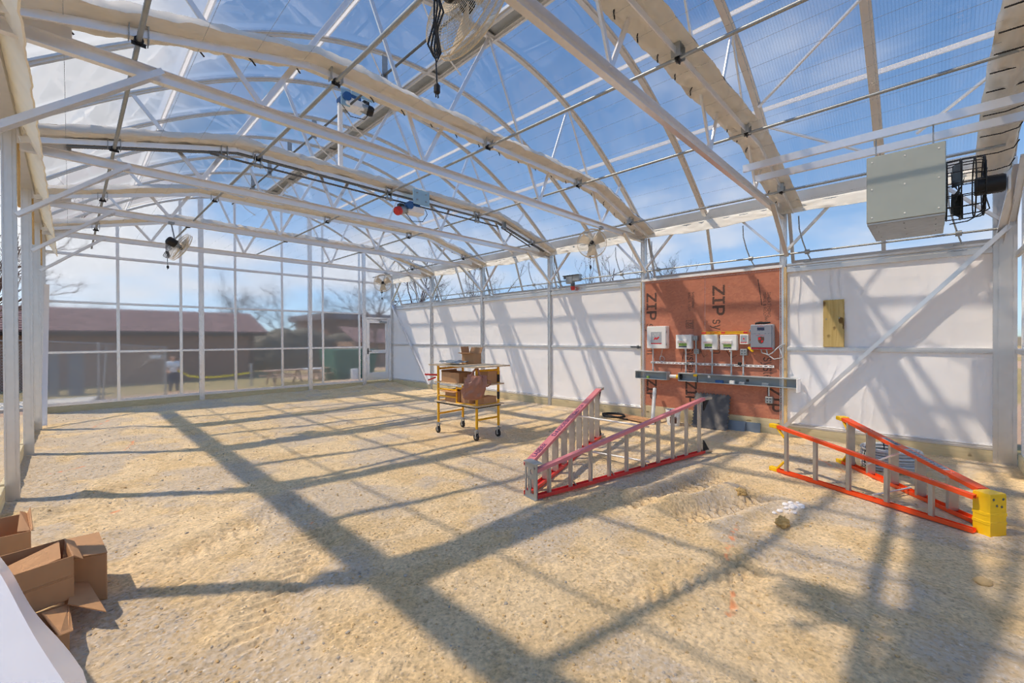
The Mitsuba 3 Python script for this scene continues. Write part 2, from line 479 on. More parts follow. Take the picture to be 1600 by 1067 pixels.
def rock(x, y, s, seed, flat=.6):
    r = np.random.default_rng(seed)
    v = iv * (1 + .5 * (meshkit.fbm(iv * 1.7 + seed, 3, seed)[:, None] - .5)) * s * [1, .8, flat]
    return v + [x, y, gz(x, y) + s * flat * .45], iff


solid('stone', 'flat brown stone lying alone on the dirt at the lower right', 'stone', rock(4.5, .47, .055, 3, .4), 'pebble_tan', True)
mat('clod_earth', wear(lin('b79a66'), 22.0, .3), 0.95)
for i, (x, y, r_) in enumerate(((4.49, 1.60, .06), (5.12, 2.10, .06))):
    v = ico_hi * (1 + 1.0 * (meshkit.fbm(ico_hi * 2.6 + i * 7, 4, 31 + i)[:, None] - .5)) * r_ * [1, .85, .75]
    solid('earth_clod', ('brown earth clod standing before the pale chalky heap', 'dark earth clod left of the pale chalky heap')[i], 'clod', (v + [x, y, gz(x, y) + .03], ico_hif), 'clod_earth', 25)
mat('chalk_clod', wear(lin('eceaea'), 30.0, .2), 0.9)
for i, (dx, dy, s) in enumerate([(-.02, .0, .045), (.06, -.05, .035), (.02, .07, .032), (-.10, .09, .03), (-.10, -.03, .022), (.08, .04, .03), (-.05, .05, .025), (-.16, .12, .024), (.0, -.07, .022), (.11, -.01, .02)]):
    solid('chalk_lump', 'white chalky lump in the pale heap before the orange ladder', 'rubble', rock(5.0 + dx, 1.62 + dy, s, 20 + i, .45), 'chalk_clod', True, group='white lumps of the pale heap')

# ---------------------------------------------------------------- structure: right wall
def post_section(w, d):
    """A column profile with two grooves in each broad face."""
    P = Polygon([(-w / 2, -d / 2), (w / 2, -d / 2), (w / 2, d / 2), (-w / 2, d / 2)])
    g = .012
    for s in (-1, 1):
        for c in (-w * .3, w * .3):
            P = P.difference(sbox(c - .007, s * d / 2 - g, c + .007, s * d / 2 + g))
        for c in (-d * .3, d * .3):
            P = P.difference(sbox(s * w / 2 - g, c - .007, s * w / 2 + g, c + .007))
    return P


COLP = post_section(.10, .085)
wr = struct('wall_right')
for k in range(7):
    w = .20 if k == 0 else .10
    yy = k * BAY + (.06 if k == 0 else 0)
    p = post_section(.10, w if k == 0 else .085)
    part(wr, 'column', section(p, (W + .01, yy, -.12), (W + .01, yy, 3.8), (0, 1, 0)), 'aluminium')
for k in range(6):
    y0, y1 = k * BAY + (.15 if k == 0 else .045), (k + 1) * BAY - .045
    board = k == 1
    part(wr, 'base_plank', box(W - .02, W + .03, y0, y1, -.12, .165, .004), 'treated_timber')
    if not board:
        for a, b in ((.20, 1.385), (1.455, 2.66)):
            n = 30
            P = np.stack(np.meshgrid(np.linspace(y0, y1, n), np.linspace(a, b, 12), indexing='ij'), -1)
            X = W + .012 - .014 * np.sin(np.pi * (P[..., 0] - y0) / (y1 - y0)) * np.sin(np.pi * (P[..., 1] - a) / (b - a)) * (2.0 if k == 0 else .6)
            part(wr, 'panel', sheet(np.stack([X, P[..., 0], P[..., 1]], -1), (.02, 0, 0)), 'wall_film', 30)
        part(wr, 'mid_rail', cat(box(W - .02, W + .02, y0, y1, 1.385, 1.455, .006), box(W - .03, W - .02, y0, y1, 1.405, 1.435, .003)), 'aluminium')
        part(wr, 'sill', cat(box(W - .025, W + .02, y0, y1, .165, .205, .006), box(W - .012, W + .02, y0, y1, .205, .225, .004)), 'aluminium')
    part(wr, 'top_rail', cat(box(W - .03, W + .05, y0, y1, 2.65 if not board else 2.70, 2.72, .005), box(W - .012, W + .05, y0, y1, 2.72, 2.755, .004), box(W - .03, W + .05, y0, y1, 2.755, 2.79, .005)), 'aluminium')
part(wr, 'wind_brace', section(cee(.05, .105), (W - .10, 2.40, .17), (W - .10, .03, 2.95), (-1, 0, 0)), 'bright_aluminium')
part(wr, 'wind_brace', section(cee(.05, .075), (W - .07, 14.5, 2.82), (W - .07, 12.3, .14), (-1, 0, 0)), 'bright_aluminium')
for k in range(7):
    for s in (-1, 1):
        if (k == 0 and s < 0) or (k == 6 and s > 0):
            continue
        part(wr, 'eave_brace', section(cee(.035, .05), (W - .02, k * BAY + s * .05, 3.0), (W - .02, k * BAY + s * .62, 3.62), (1, 0, 0)), 'bright_aluminium')

# vents above the right wall: clear flaps hung from the eave and swung outward
for k in range(6):
    v = struct(f'window_{k + 1}')
    y0, y1 = k * BAY + .05, (k + 1) * BAY - .05
    top, bot = np.array([W + .08, 0, 3.62]), np.array([W + .36, 0, 2.86])
    q = lambda y, t: (top * (1 - t) + bot * t) + [0, y, 0]
    part(v, 'pane', sheet(np.array([[q(y0, 0), q(y1, 0)], [q(y0, 1), q(y1, 1)]])), 'clear_sheet')
    part(v, 'bottom_bar', bar(q(y0, 1), q(y1, 1), .035, .06, (-.3, 0, 1), .004), 'aluminium')
    for y in (y0 + .02, (y0 + y1) / 2, y1 - .02):
        part(v, 'mullion', bar(q(y, 0), q(y, 1), .05, .03, (1, 0, .3), .003), 'aluminium')

# ---------------------------------------------------------------- structure: left wall
wl = struct('wall_left')
for k in range(7):
    part(wl, 'column', section(COLP, (-.05, k * BAY, -.12), (-.05, k * BAY, 3.8), (0, 1, 0)), 'aluminium')
for k in range(6):
    y0, y1 = k * BAY + .05, (k + 1) * BAY - .05
    part(wl, 'base_plank', box(-.135, -.095, y0, y1, -.12, .17, .004), 'treated_timber')
part(wl, 'wind_brace', section(cee(.05, .075), (.02, 14.5, 2.82), (.02, 12.3, .05), (-1, 0, 0)), 'bright_aluminium')

# ---------------------------------------------------------------- structure: far gable
wf = struct('wall_far')
MUL = [1.167, 2.369, 3.586, 4.795, 5.997, 7.222]
POST = [2.795, 5.582, 7.36]
part(wf, 'base_plank', box(0, 7.3, LEN - .04, LEN + .01, -.12, .15, .004), 'treated_timber')
part(wf, 'base_plank', box(7.42, W, LEN - .04, LEN + .01, -.12, .16, .004), 'treated_timber')
part(wf, 'sill', cat(box(0, 7.31, LEN - .035, LEN + .02, .15, .19, .005), box(0, 7.31, LEN - .02, LEN + .02, .19, .215, .003)), 'bright_aluminium')
for z, n in ((1.344, .055), (2.483, .05)):
    part(wf, 'rail', box(0, 7.32, LEN - .02, LEN + .02, z - n / 2, z + n / 2, .005), 'bright_aluminium')
part(wf, 'rail', box(0, W, LEN - .03, LEN + .02, 3.54, 3.60, .005), 'bright_aluminium')
for x in MUL:
    part(wf, 'mullion', box(x - .03, x + .03, LEN - .03, LEN + .02, .16, float(arch(x)), .005), 'bright_aluminium')
for x in POST:
    part(wf, 'post', section(post_section(.11, .08), (x, LEN - .06, -.1), (x, LEN - .06, float(arch(x)) - .02), (0, 1, 0)), 'bright_aluminium')
edges = [.0] + MUL + [W]
for a, b in zip(edges[:-1], edges[1:]):
    for z0, z1 in ((.20, 1.344), (1.344, 2.483), (2.483, 3.57), (3.57, None)):
        if b > 7.3 and z0 < 2.4:
            continue
        xx = np.linspace(a, b, 9)
        zt = arch(xx) - .0 if z1 is None else xx * 0 + z1
        P = np.stack([np.stack([xx, xx * 0 + LEN + .012, xx * 0 + z0], -1), np.stack([xx, xx * 0 + LEN + .012, np.maximum(zt, z0 + .02)], -1)])
        uv = np.stack([P[..., 0], P[..., 2]], -1).reshape(-1, 2)
        k = uniq(f'{wf}__pane')
        scene[k] = mikit.ply(loft(P, False), 'mat_hazy_sheet', False, uv=uv)

dk = struct('door_1')
DX0, DX1, DZ0, DZ1 = 7.46, 8.31, .19, 2.30
part(dk, 'door_frame', cat(box(7.42, DX0, LEN - .05, LEN + .03, .12, 2.37, .005), box(DX1, 8.40, LEN - .05, LEN + .03, .12, 2.37, .005), box(7.42, 8.40, LEN - .05, LEN + .03, DZ1 + .01, 2.38, .005)), 'bright_aluminium')
part(dk, 'leaf', cat(box(DX0 + .01, DX0 + .12, LEN - .035, LEN + .01, DZ0, DZ1, .004), box(DX1 - .12, DX1 - .01, LEN - .035, LEN + .01, DZ0, DZ1, .004), box(DX0 + .1, DX1 - .1, LEN - .035, LEN + .01, DZ1 - .13, DZ1, .004),
                       box(DX0 + .1, DX1 - .1, LEN - .035, LEN + .01, 1.12, 1.24, .004), box(DX0 + .1, DX1 - .1, LEN - .035, LEN + .01, DZ0, .46, .004)), 'bright_aluminium')
for a, b in ((.46, 1.12), (1.24, DZ1 - .13)):
    P = np.array([[[DX0 + .1, LEN - .01, a], [DX1 - .1, LEN - .01, a]], [[DX0 + .1, LEN - .01, b], [DX1 - .1, LEN - .01, b]]])
    k = uniq(f'{dk}__pane'); scene[k] = mikit.ply(loft(P, False), 'mat_hazy_sheet', False, uv=P[..., [0, 2]].reshape(-1, 2))
part(dk, 'handle', cat(box(DX0 + .03, DX0 + .08, LEN - .05, LEN - .03, 1.10, 1.30, .004), bar((DX0 + .055, LEN - .08, 1.2), (DX0 + .18, LEN - .08, 1.2), .02, .02)), 'dark_steel')
part(dk, 'door_closer', cat(box(DX1 - .34, DX1 - .1, LEN - .10, LEN - .03, 2.17, 2.24, .008), bar((DX1 - .3, LEN - .1, 2.25), (DX0 + .35, LEN - .16, 2.29), .03, .012)), 'galvanised')
P = np.array([[[7.30, LEN + .012, 2.37], [W, LEN + .012, 2.37]], [[7.30, LEN + .012, 2.483], [W, LEN + .012, 2.483]]])
scene[uniq(f'{wf}__pane')] = mikit.ply(loft(P, False), 'mat_hazy_sheet', False, uv=P[..., [0, 2]].reshape(-1, 2))

# ---------------------------------------------------------------- structure: near gable (beside and behind the camera)
wn = struct('wall_near')
part(wn, 'base_plank', box(1.0, W, -.10, -.05, -.12, .16, .004), 'treated_timber')
for z in (1.42, 2.6, 3.57):
    part(wn, 'rail', box(1.6 if z < 2 else 0, W, -.06, -.02, z - .03, z + .03, .005), 'aluminium')
for x in (1.6, 2.8, 4.0, 5.2, 6.4, 7.5):
    part(wn, 'mullion', box(x - .03, x + .03, -.07, -.03, .0, float(arch(x)), .005), 'aluminium')
part(wn, 'panel', sheet(np.array([[[7.53, -.075, .16], [W, -.075, .16]], [[7.53, -.075, 3.52], [W, -.075, 3.52]]]), (0, -.01, 0)), 'wall_film')
for a, b in zip((1.6, 2.8, 4.0, 5.2, 6.4), (2.8, 4.0, 5.2, 6.4, 7.5)):
    xx = np.linspace(a, b, 7)
    P = np.stack([np.stack([xx, xx * 0 - .075, xx * 0 + .16], -1), np.stack([xx, xx * 0 - .075, arch(xx)], -1)])
    scene[uniq(f'{wn}__pane')] = mikit.ply(loft(P, False), 'mat_hazy_sheet', False, uv=P[..., [0, 2]].reshape(-1, 2))
part(wn, 'knee_brace', section(cee(.04, .06), (W - .02, .0, 2.98), (W - .9, -.01, 3.56), (0, 1, 0)), 'aluminium')
part(wn, 'knee_brace', section(cee(.05, .08), (W - .0, .12, 2.72), (W - .0 - .55, -.0, 3.56), (0, 1, 0)), 'aluminium')

# ---------------------------------------------------------------- structure: roof
ce = struct('ceiling')
XA = np.linspace(0, W, 41)
ZA = arch(XA)
tx = np.gradient(XA); tz = np.gradient(ZA); nl = np.hypot(tx, tz)
NX, NZ = -tz / nl, tx / nl
BOW = [(-.05, .036), (-.05, .018), (-.024, .018), (-.024, .0), (.024, .0), (.024, .018), (.05, .018), (.05, .036)]


def bow(y):
    R = np.stack([np.stack([XA + NX * h, XA * 0 + y + o, ZA + NZ * h], -1) for o, h in BOW], 1)
    return loft(R, True, True)


for k in range(13):
    if k % 2 == 1:
        part(ce, 'bow', bow(k * BAY / 2), 'aluminium')
part(ce, 'gable_bow', bow(.02), 'aluminium')
part(ce, 'gable_bow', bow(LEN - .02), 'aluminium')
for k in range(12):
    P = np.stack([np.stack([XA + NX * .07, XA * 0 + y, ZA + NZ * .07], -1) for y in (k * BAY / 2, (k + 1) * BAY / 2)], 1)
    part(ce, 'pane', loft(P, False), 'roof_sheet', True)
for x in (1.30, 2.60, 5.78, 7.12):
    z = float(arch(x)) + .048
    sl = float(arch(x + .01) - arch(x - .01)) / .02
    part(ce, 'purlin', loft(np.array([[(x + o_ - sl * h_, y, z + o_ * sl + h_) for o_, h_ in ((-.026, -.016), (-.026, .0), (.026, .0), (.026, -.016))] for y in (0, LEN)]), False), 'purlin_plastic')
part(ce, 'vent_purlin', bar((3.2, 0, 5.50), (3.2, LEN, 5.50), .07, .03, (0, 0, 1), .004), 'aluminium')
for x in (4.10, 4.33):
    part(ce, 'ridge_beam', cat(bar((x, 0, 5.60), (x, LEN, 5.60), .085, .05, (0, 0, 1), .006), bar((x, 0, 5.565), (x, LEN, 5.565), .04, .03, (0, 0, 1), .004)), 'aluminium')
part(ce, 'ridge_cap', box(4.13, 4.30, 0, LEN, 5.615, 5.63), 'galvanised')
part(ce, 'gutter', section(Polygon([(-.02, -.06), (.22, -.06), (.26, .14), (.25, .14), (.21, -.05), (-.01, -.05), (-.04, .14), (-.05, .14)]), (W, 0, 3.78), (W, LEN, 3.78), (0, 0, 1)), 'aluminium')
part(ce, 'gutter', section(Polygon([(.02, -.06), (-.16, -.06), (-.20, .14), (-.19, .14), (-.15, -.05), (.01, -.05), (.04, .14), (.05, .14)]), (0, 0, 3.78), (0, LEN, 3.78), (0, 0, 1)), 'aluminium')
part(ce, 'eave_strip', bar((W - .05, 0, 3.70), (W - .05, LEN, 3.70), .02, .035), 'galvanised')
for a, b in (((6.22, 1.27), (7.0, 2.42)), ((7.36, .10), (7.9, .85)), ((7.31, 2.36), (7.98, 1.35)), ((6.22, 1.27), (5.5, .2))):
    p, q = (a[0], a[1], float(arch(a[0])) - .02), (b[0], b[1], float(arch(b[0])) - .02)
    part(ce, 'wind_brace', bar(p, q, .03, .03, (0, 0, 1), .003), 'bright_aluminium')

# ---------------------------------------------------------------- roof trusses
ORD = {1: 'nearest', 2: 'second', 3: 'third', 4: 'fourth', 5: 'farthest'}
ARCHN, CHORDN = [.89, 2.50, W / 2, 5.95, 7.56], [1.54, 3.21, 5.24, 6.91]
for k in range(1, 6):
    y = k * BAY
    t = thing('roof_truss', f'aluminium roof truss with zigzag webs, {ORD[k]} of the five from the camera', 'truss', 'roof trusses')
    part(t, 'top_chord', bow(y), 'aluminium')
    part(t, 'bottom_chord', section(cee(.055, .10, .005, 1), (.02, y, 3.585), (W - .03, y, 3.585)), 'bright_aluminium')
    for i in range(4):
        for xa in (ARCHN[i], ARCHN[i + 1]):
            a, b = np.array([CHORDN[i], y - .005, 3.63]), np.array([xa, y - .005, float(arch(xa)) + .01])
            part(t, 'web', bar(a, b, .022, .045, (1, 0, 0), .003), 'bright_aluminium')
    zr = [(.03, 3.60), (1.9, 4.075), (W - 1.9, 4.075), (W - .05, 3.60)]
    part(t, 'curtain_rail', cat([bar((a[0], y - .15, a[1]), (b[0], y - .15, b[1]), .012, .06, (0, 0, 1), .002) for a, b in zip(zr[:-1], zr[1:])]), 'bright_aluminium')
    part(t, 'knee_brace', section(cee(.04, .085), (.0, y - .06, 2.86), (.86, y - .05, 3.60), (0, -1, 0)), 'bright_aluminium')
    part(t, 'knee_brace', section(cee(.04, .06), (W - .03, y - .06, 2.92), (7.60, y - .05, 3.58), (0, -1, 0)), 'aluminium')
    for s in (-1, 1):
        x = .22 if s < 0 else W - .25
        part(t, 'end_plate', box(x - .17, x + .17, y - .035, y - .027, 3.62, 3.70), 'bright_aluminium')

# ---------------------------------------------------------------- shade curtains bundled along the trusses
def bundle(y0, y1, seed, zoff=0.0, sag=.035, x0=.06, x1=W - .06):
    xs_ = np.linspace(x0, x1, 300)
    c = np.concatenate([np.linspace(0, 1, 11), np.linspace(1, 0, 9)[1:-1]])
    top = np.concatenate([np.zeros(11), np.ones(7)])
    R = []
    for x in xs_:
        z = float(trap(x)) + .05 + zoff
        w = y0 + (y1 - y0) * c
        P = np.stack([c * 0 + x, w, c * 0], -1)
        fold = meshkit.fbm(np.stack([c * 0 + x * 4.5, w * 26, c * 0 + seed], -1), 3, seed)
        big = meshkit.noise(np.array([[x * 2.1, 0.0, seed]]), seed + 3)[0]
        belly = np.sin(np.pi * c) * sag * (0.5 + big)
        fine = .03 * (meshkit.fbm(np.stack([c * 0 + x * 14, w * 40, c * 0 + seed], -1), 2, seed + 1) - .5)
        zz = fine + np.where(top > 0, z + .055 + .06 * (fold - .3), z - .01 - belly - .06 * (fold - .5))
        ww = w + .02 * (meshkit.noise(P * [3, 0, 0] + seed, seed) - .5)
        R.append(np.stack([c * 0 + x, ww, zz], -1))
    return loft(R)


def clips(parent, y, seed, ties=False):
    for i, x in enumerate(np.arange(.35, W - .2, .371)):
        z = float(trap(x))
        if ties:
            pts = [(x, y - .26, z - .0), (x + .01, y - .22, z - .075), (x, y - .1, z - .1), (x + .01, y + .06, z - .09)]
        else:
            pts = [(x - .03, y - .06, z + .055), (x - .01, y - .02, z + .022), (x + .02, y + .0, z + .02), (x + .05, y + .01, z - .005)]
        part(parent, 'clip', tube(pts, .0065, 5), 'black_plastic')


for k in range(6):
    y = k * BAY
    if k == 0:
        c = thing('shade_curtain', 'cream shade curtain tied up with black cords at the right edge over the unit heater', 'shade curtain', 'bundled shade curtains')
        part(c, 'fabric', bundle(.02, .34, 40, -.02, .09), 'cream_fabric', 60)
        clips(c, .27, 3, True)
    else:
        c = thing('shade_curtain', f'cream shade curtain bundled along the {ORD[k]} roof truss from the camera', 'shade curtain', 'bundled shade curtains')
        part(c, 'fabric', bundle(y - .27, y + (.10 if k != 3 else .0), 50 + k), 'cream_fabric', 60)
        clips(c, y + (.045 if k != 3 else .02), k)
xw = np.arange(.35, W - .2, .371)
for x in xw:
    z = float(trap(x)) - .005
    solid('support_wire', 'thin wire strung the length of the roof through the bundled shade curtains', 'wire', tube([(x, .05, z), (x, LEN - .1, z)], .0013, 4), 'galvanised', group='curtain support wires')

# eave curtains
def flap(x0, x1, zt, zb, s, seed):
    yy = np.linspace(.05, LEN - .05, 300)
    R = []
    for y in yy:
        ph = (y / BAY) % 1
        lo = zb + (.05 if s < 0 else .01) * abs(ph - .5) * 2 + (.025 if s < 0 else .008) * meshkit.noise(np.array([[y * 3, 0, seed]]), seed)[0]
        w = meshkit.fbm(np.array([[y * 7, i * 1.5, seed] for i in range(7)]), 3, seed) - .5
        t = np.linspace(0, 1, 7)
        R.append(np.stack([x0 + (x1 - x0) * t + (-.05 if s < 0 else .02) * w, t * 0 + y, zt + (lo - zt) * t], -1))
    return sheet(np.array(R), (s * .012, 0, 0))


e = thing('eave_curtain', 'white curtain roll hanging along the eave of the right wall', 'curtain', 'eave curtains')
part(e, 'fabric', flap(W - .04, W - .10, 3.74, 3.53, -1, 5), 'white_fabric', 50)
e = thing('eave_curtain', 'cream curtain flap hanging along the eave over the left columns', 'curtain', 'eave curtains')
part(e, 'fabric', flap(-.0, .175, 3.82, 3.46, 1, 9), 'white_fabric', 50)
for k in range(1, 6):
    part(e, 'edge_strip', box(.0, .02, k * BAY + .06, k * BAY + .13, 2.98, 3.62, .003), 'pale_timber')

# drive pipes of the shade system
for x, z, w_ in ((.72, 3.72, 'leftmost of the five, over the left columns'), (2.13, 4.03, 'second from the left of the five'), (4.07, 4.03, 'along the middle of the five'), (6.0, 4.03, 'fourth from the left of the five'), (7.66, 3.74, 'rightmost of the five, beside the right eave')):
    t = thing('drive_pipe', f'long shade drive pipe under the trusses, {w_}', 'pipe', 'shade drive pipes')
    part(t, 'pipe', tube([(x, .12, z), (x, LEN - .15, z)], .0165, 10), 'galvanised', 40)
    for k in range(1, 6):
        y = k * BAY
        br = part(t, 'bracket', cat(box(x - .055, x - .05, y - .19, y - .11, z - .01, z + .11), box(x + .05, x + .055, y - .19, y - .11, z - .01, z + .11), box(x - .055, x + .055, y - .19, y - .11, z + .105, z + .11)), 'galvanised')
        part(br, 'clamp', cat(tube([(x, y - .17, z), (x, y - .13, z)], .028, 10), box(x - .04, x + .04, y - .155, y - .145, z - .035, z - .01)), 'black_plastic', 40)

# shade motor and its shaft along the third truss
Y3 = 3 * BAY - .17
ch = thing('drive_channel', 'dark steel channel and shaft of the shade drive along the third truss', 'drive shaft')
zr = [(.35, 3.66), (1.9, 4.06), (W - 1.9, 4.06), (W - .35, 3.66)]
part(ch, 'channel', cat([section(cee(.06, .055, .004, -1), (a[0], Y3 + .06, a[1]), (b[0], Y3 + .06, b[1])) for a, b in zip(zr[:-1], zr[1:])]), 'dark_steel')
part(ch, 'shaft', tube([(1.6, Y3, 3.93), (W - 1.9, Y3, 3.93)], .014, 8), 'dark_steel', 40)
part(ch, 'shaft', tube([(W - 1.8, Y3, 3.93), (W - .9, Y3, 3.66)], .014, 8), 'dark_steel', 40)
for x in (1.75, 2.13, 4.07, 6.0, 6.75):
    part(ch, 'coupling', cat(tube([(x - .06, Y3, 3.93), (x + .06, Y3, 3.93)], .024, 10), box(x - .035, x - .03, Y3 - .03, Y3 + .03, 3.90, 4.07), box(x + .03, x + .035, Y3 - .03, Y3 + .03, 3.90, 4.07)), 'galvanised', 40)


def gearmotor(t, c, ax, s, cap='red_plastic', plate=True):
    """Gear box with mounting plate, motor drum and cap; ax = direction of the drum."""
    c = np.asarray(c, float); ax = np.asarray(ax, float)
    if plate:
        part(t, 'mounting_plate', move(box(-.02 * s, .20 * s, -.10 * s, -.088 * s, .0, .17 * s, .004), c), 'pale_blue_paint')
        part(t, 'bolt', cat([lathe([(.008 * s, 0), (.008 * s, .012 * s)], 6, c + np.array([(.03 + i * .12) * s, -.10 * s, (.05 + j * .08) * s]), (0, -1, 0)) for i in (0, 1) for j in (0, 1)]), 'galvanised')
    part(t, 'gear_box', move(box(-.06 * s, .15 * s, -.08 * s, .06 * s, -.10 * s, -.02 * s, .012 * s), c), 'white_paint')
    part(t, 'bearing', cat(move(box(-.05 * s, .10 * s, -.07 * s, .05 * s, -.02 * s, .03 * s, .012 * s), c), lathe([(.0, -.09 * s), (.04 * s, -.09 * s), (.04 * s, .07 * s), (0, .07 * s)], 14, c + [-.05 * s, 0, -.03 * s], (0, 1, 0))), 'blue_paint', 40)
    a = c + ax * .06 * s + [0, 0, -.03 * s]
    part(t, 'motor', lathe([(.0, 0), (.05 * s, 0), (.05 * s, .02 * s), (.042 * s, .024 * s), (.042 * s, .05 * s), (.046 * s, .054 * s), (.046 * s, .12 * s), (0, .12 * s)], 18, a, ax), 'galvanised', 40)
    part(t, 'end_cap', lathe([(.048 * s, .12 * s), (.048 * s, .16 * s), (.036 * s, .18 * s), (0, .18 * s)], 18, a, ax), cap, 40)
    part(t, 'terminal_box', move(box(-.03 * s, .03 * s, -.03 * s, .03 * s, 0, .035 * s, .006), a + ax * .10 * s + [0, 0, .035 * s]), 'black_plastic')
    u = np.array([.12 * s, -.03 * s, -.02 * s]) + c
    part(t, 'cable', tube([u, u + [.07 * s, 0, .0], u + [.09 * s, -.01, -.05 * s], u + [.02 * s, -.02, -.15 * s], u + [-.12 * s, -.02, -.17 * s], u + [-.2 * s, 0, -.08 * s]], .006, 5), 'black_plastic', 40)


t = thing('shade_motor', 'white and blue gear motor with red cap under the third truss', 'motor', 'drive motors')
gearmotor(t, (4.45, Y3 - .03, 3.90), np.array([-.8, -.2, -.35]) / .9, 1.5)
t = thing('vent_motor', 'blue gear motor with black drum on a white post below the ridge', 'motor', 'drive motors')
gearmotor(t, (3.42, 7.22, 5.36), np.array([.93, -.3, -.22]), 1.6, 'black_plastic')
part(t, 'post', box(3.29, 3.35, 7.27, 7.33, 4.16, 5.30, .005), 'white_paint')
part(t, 'side_plate', box(3.26, 3.40, 7.12, 7.14, 5.18, 5.42, .004), 'pale_blue_paint')
t = thing('vent_shaft', 'steel shaft with lifting arms of the ridge vent left of the ridge', 'drive shaft')
part(t, 'shaft', tube([(3.40, .6, 5.22), (3.40, LEN - .6, 5.22)], .016, 8), 'dark_steel', 40)
for y in np.arange(1.22, LEN - 1, 1.22):
    h = part(t, 'hanger', box(3.36, 3.44, y - .03, y - .02, 5.16, 5.48, .002), 'galvanised')
    part(t, 'lifting_arm', tube([(3.20, y + .02, 5.50), (3.34, y + .02, 5.27), (3.55, y + .02, 5.02), (3.78, y + .02, 4.88)], .010, 6), 'bright_aluminium', 40)
    part(t, 'pinion', lathe([(0, -.03), (.035, -.03), (.035, .03), (0, .03)], 12, (3.40, y, 5.22), (0, 1, 0)), 'dark_steel', 40)

# side vent drive
t = thing('side_vent_shaft', 'long thin drive pipe with curved racks along the opening above the right wall', 'drive shaft')
part(t, 'pipe', tube([(W - .06, .12, 2.94), (W - .06, LEN - .1, 2.94)], .014, 8), 'galvanised', 40)
for k in range(6):
    for y in (k * BAY + .46, (k + 1) * BAY - .34):
        rk = part(t, 'rack', tube([(W - .14, y + .10, 3.50), (W - .15, y + .09, 3.3), (W - .12, y + .05, 3.1), (W - .06, y + .01, 2.94), (W + .03, y - .03, 2.82)], .009, 6), 'galvanised', 40)
        part(rk, 'pinion', cat(lathe([(0, -.03), (.036, -.03), (.036, .03), (0, .03)], 12, (W - .06, y, 2.94), (0, 1, 0)), box(W - .07, W - .05, y - .05, y + .05, 2.785, 2.80)), 'galvanised', 40)
t = thing('side_vent_motor', 'grey gear motor with red cap on the rail above the right wall', 'motor', 'drive motors')
yc = 6.56
part(t, 'gear_box', cat(box(W - .17, W - .05, yc - .02, yc + .16, 2.86, 3.03, .012), box(W - .15, W - .04, yc - .2, yc - .01, 2.90, 3.04, .01)), 'galvanised')
part(t, 'bracket', cat(box(W - .18, W - .04, yc - .20, yc + .24, 3.03, 3.045), box(W - .14, W - .12, yc + .16, yc + .24, 2.97, 3.03)), 'dark_steel')
part(t, 'motor', lathe([(.05, 0), (.05, -.04), (.04, -.05), (.04, -.07)], 16, (W - .11, yc, 2.86)), 'dark_steel', 40)
part(t, 'end_cap', lathe([(.048, 0), (.048, -.07), (.03, -.085), (0, -.085)], 16, (W - .11, yc, 2.79)), 'red_plastic', 40)

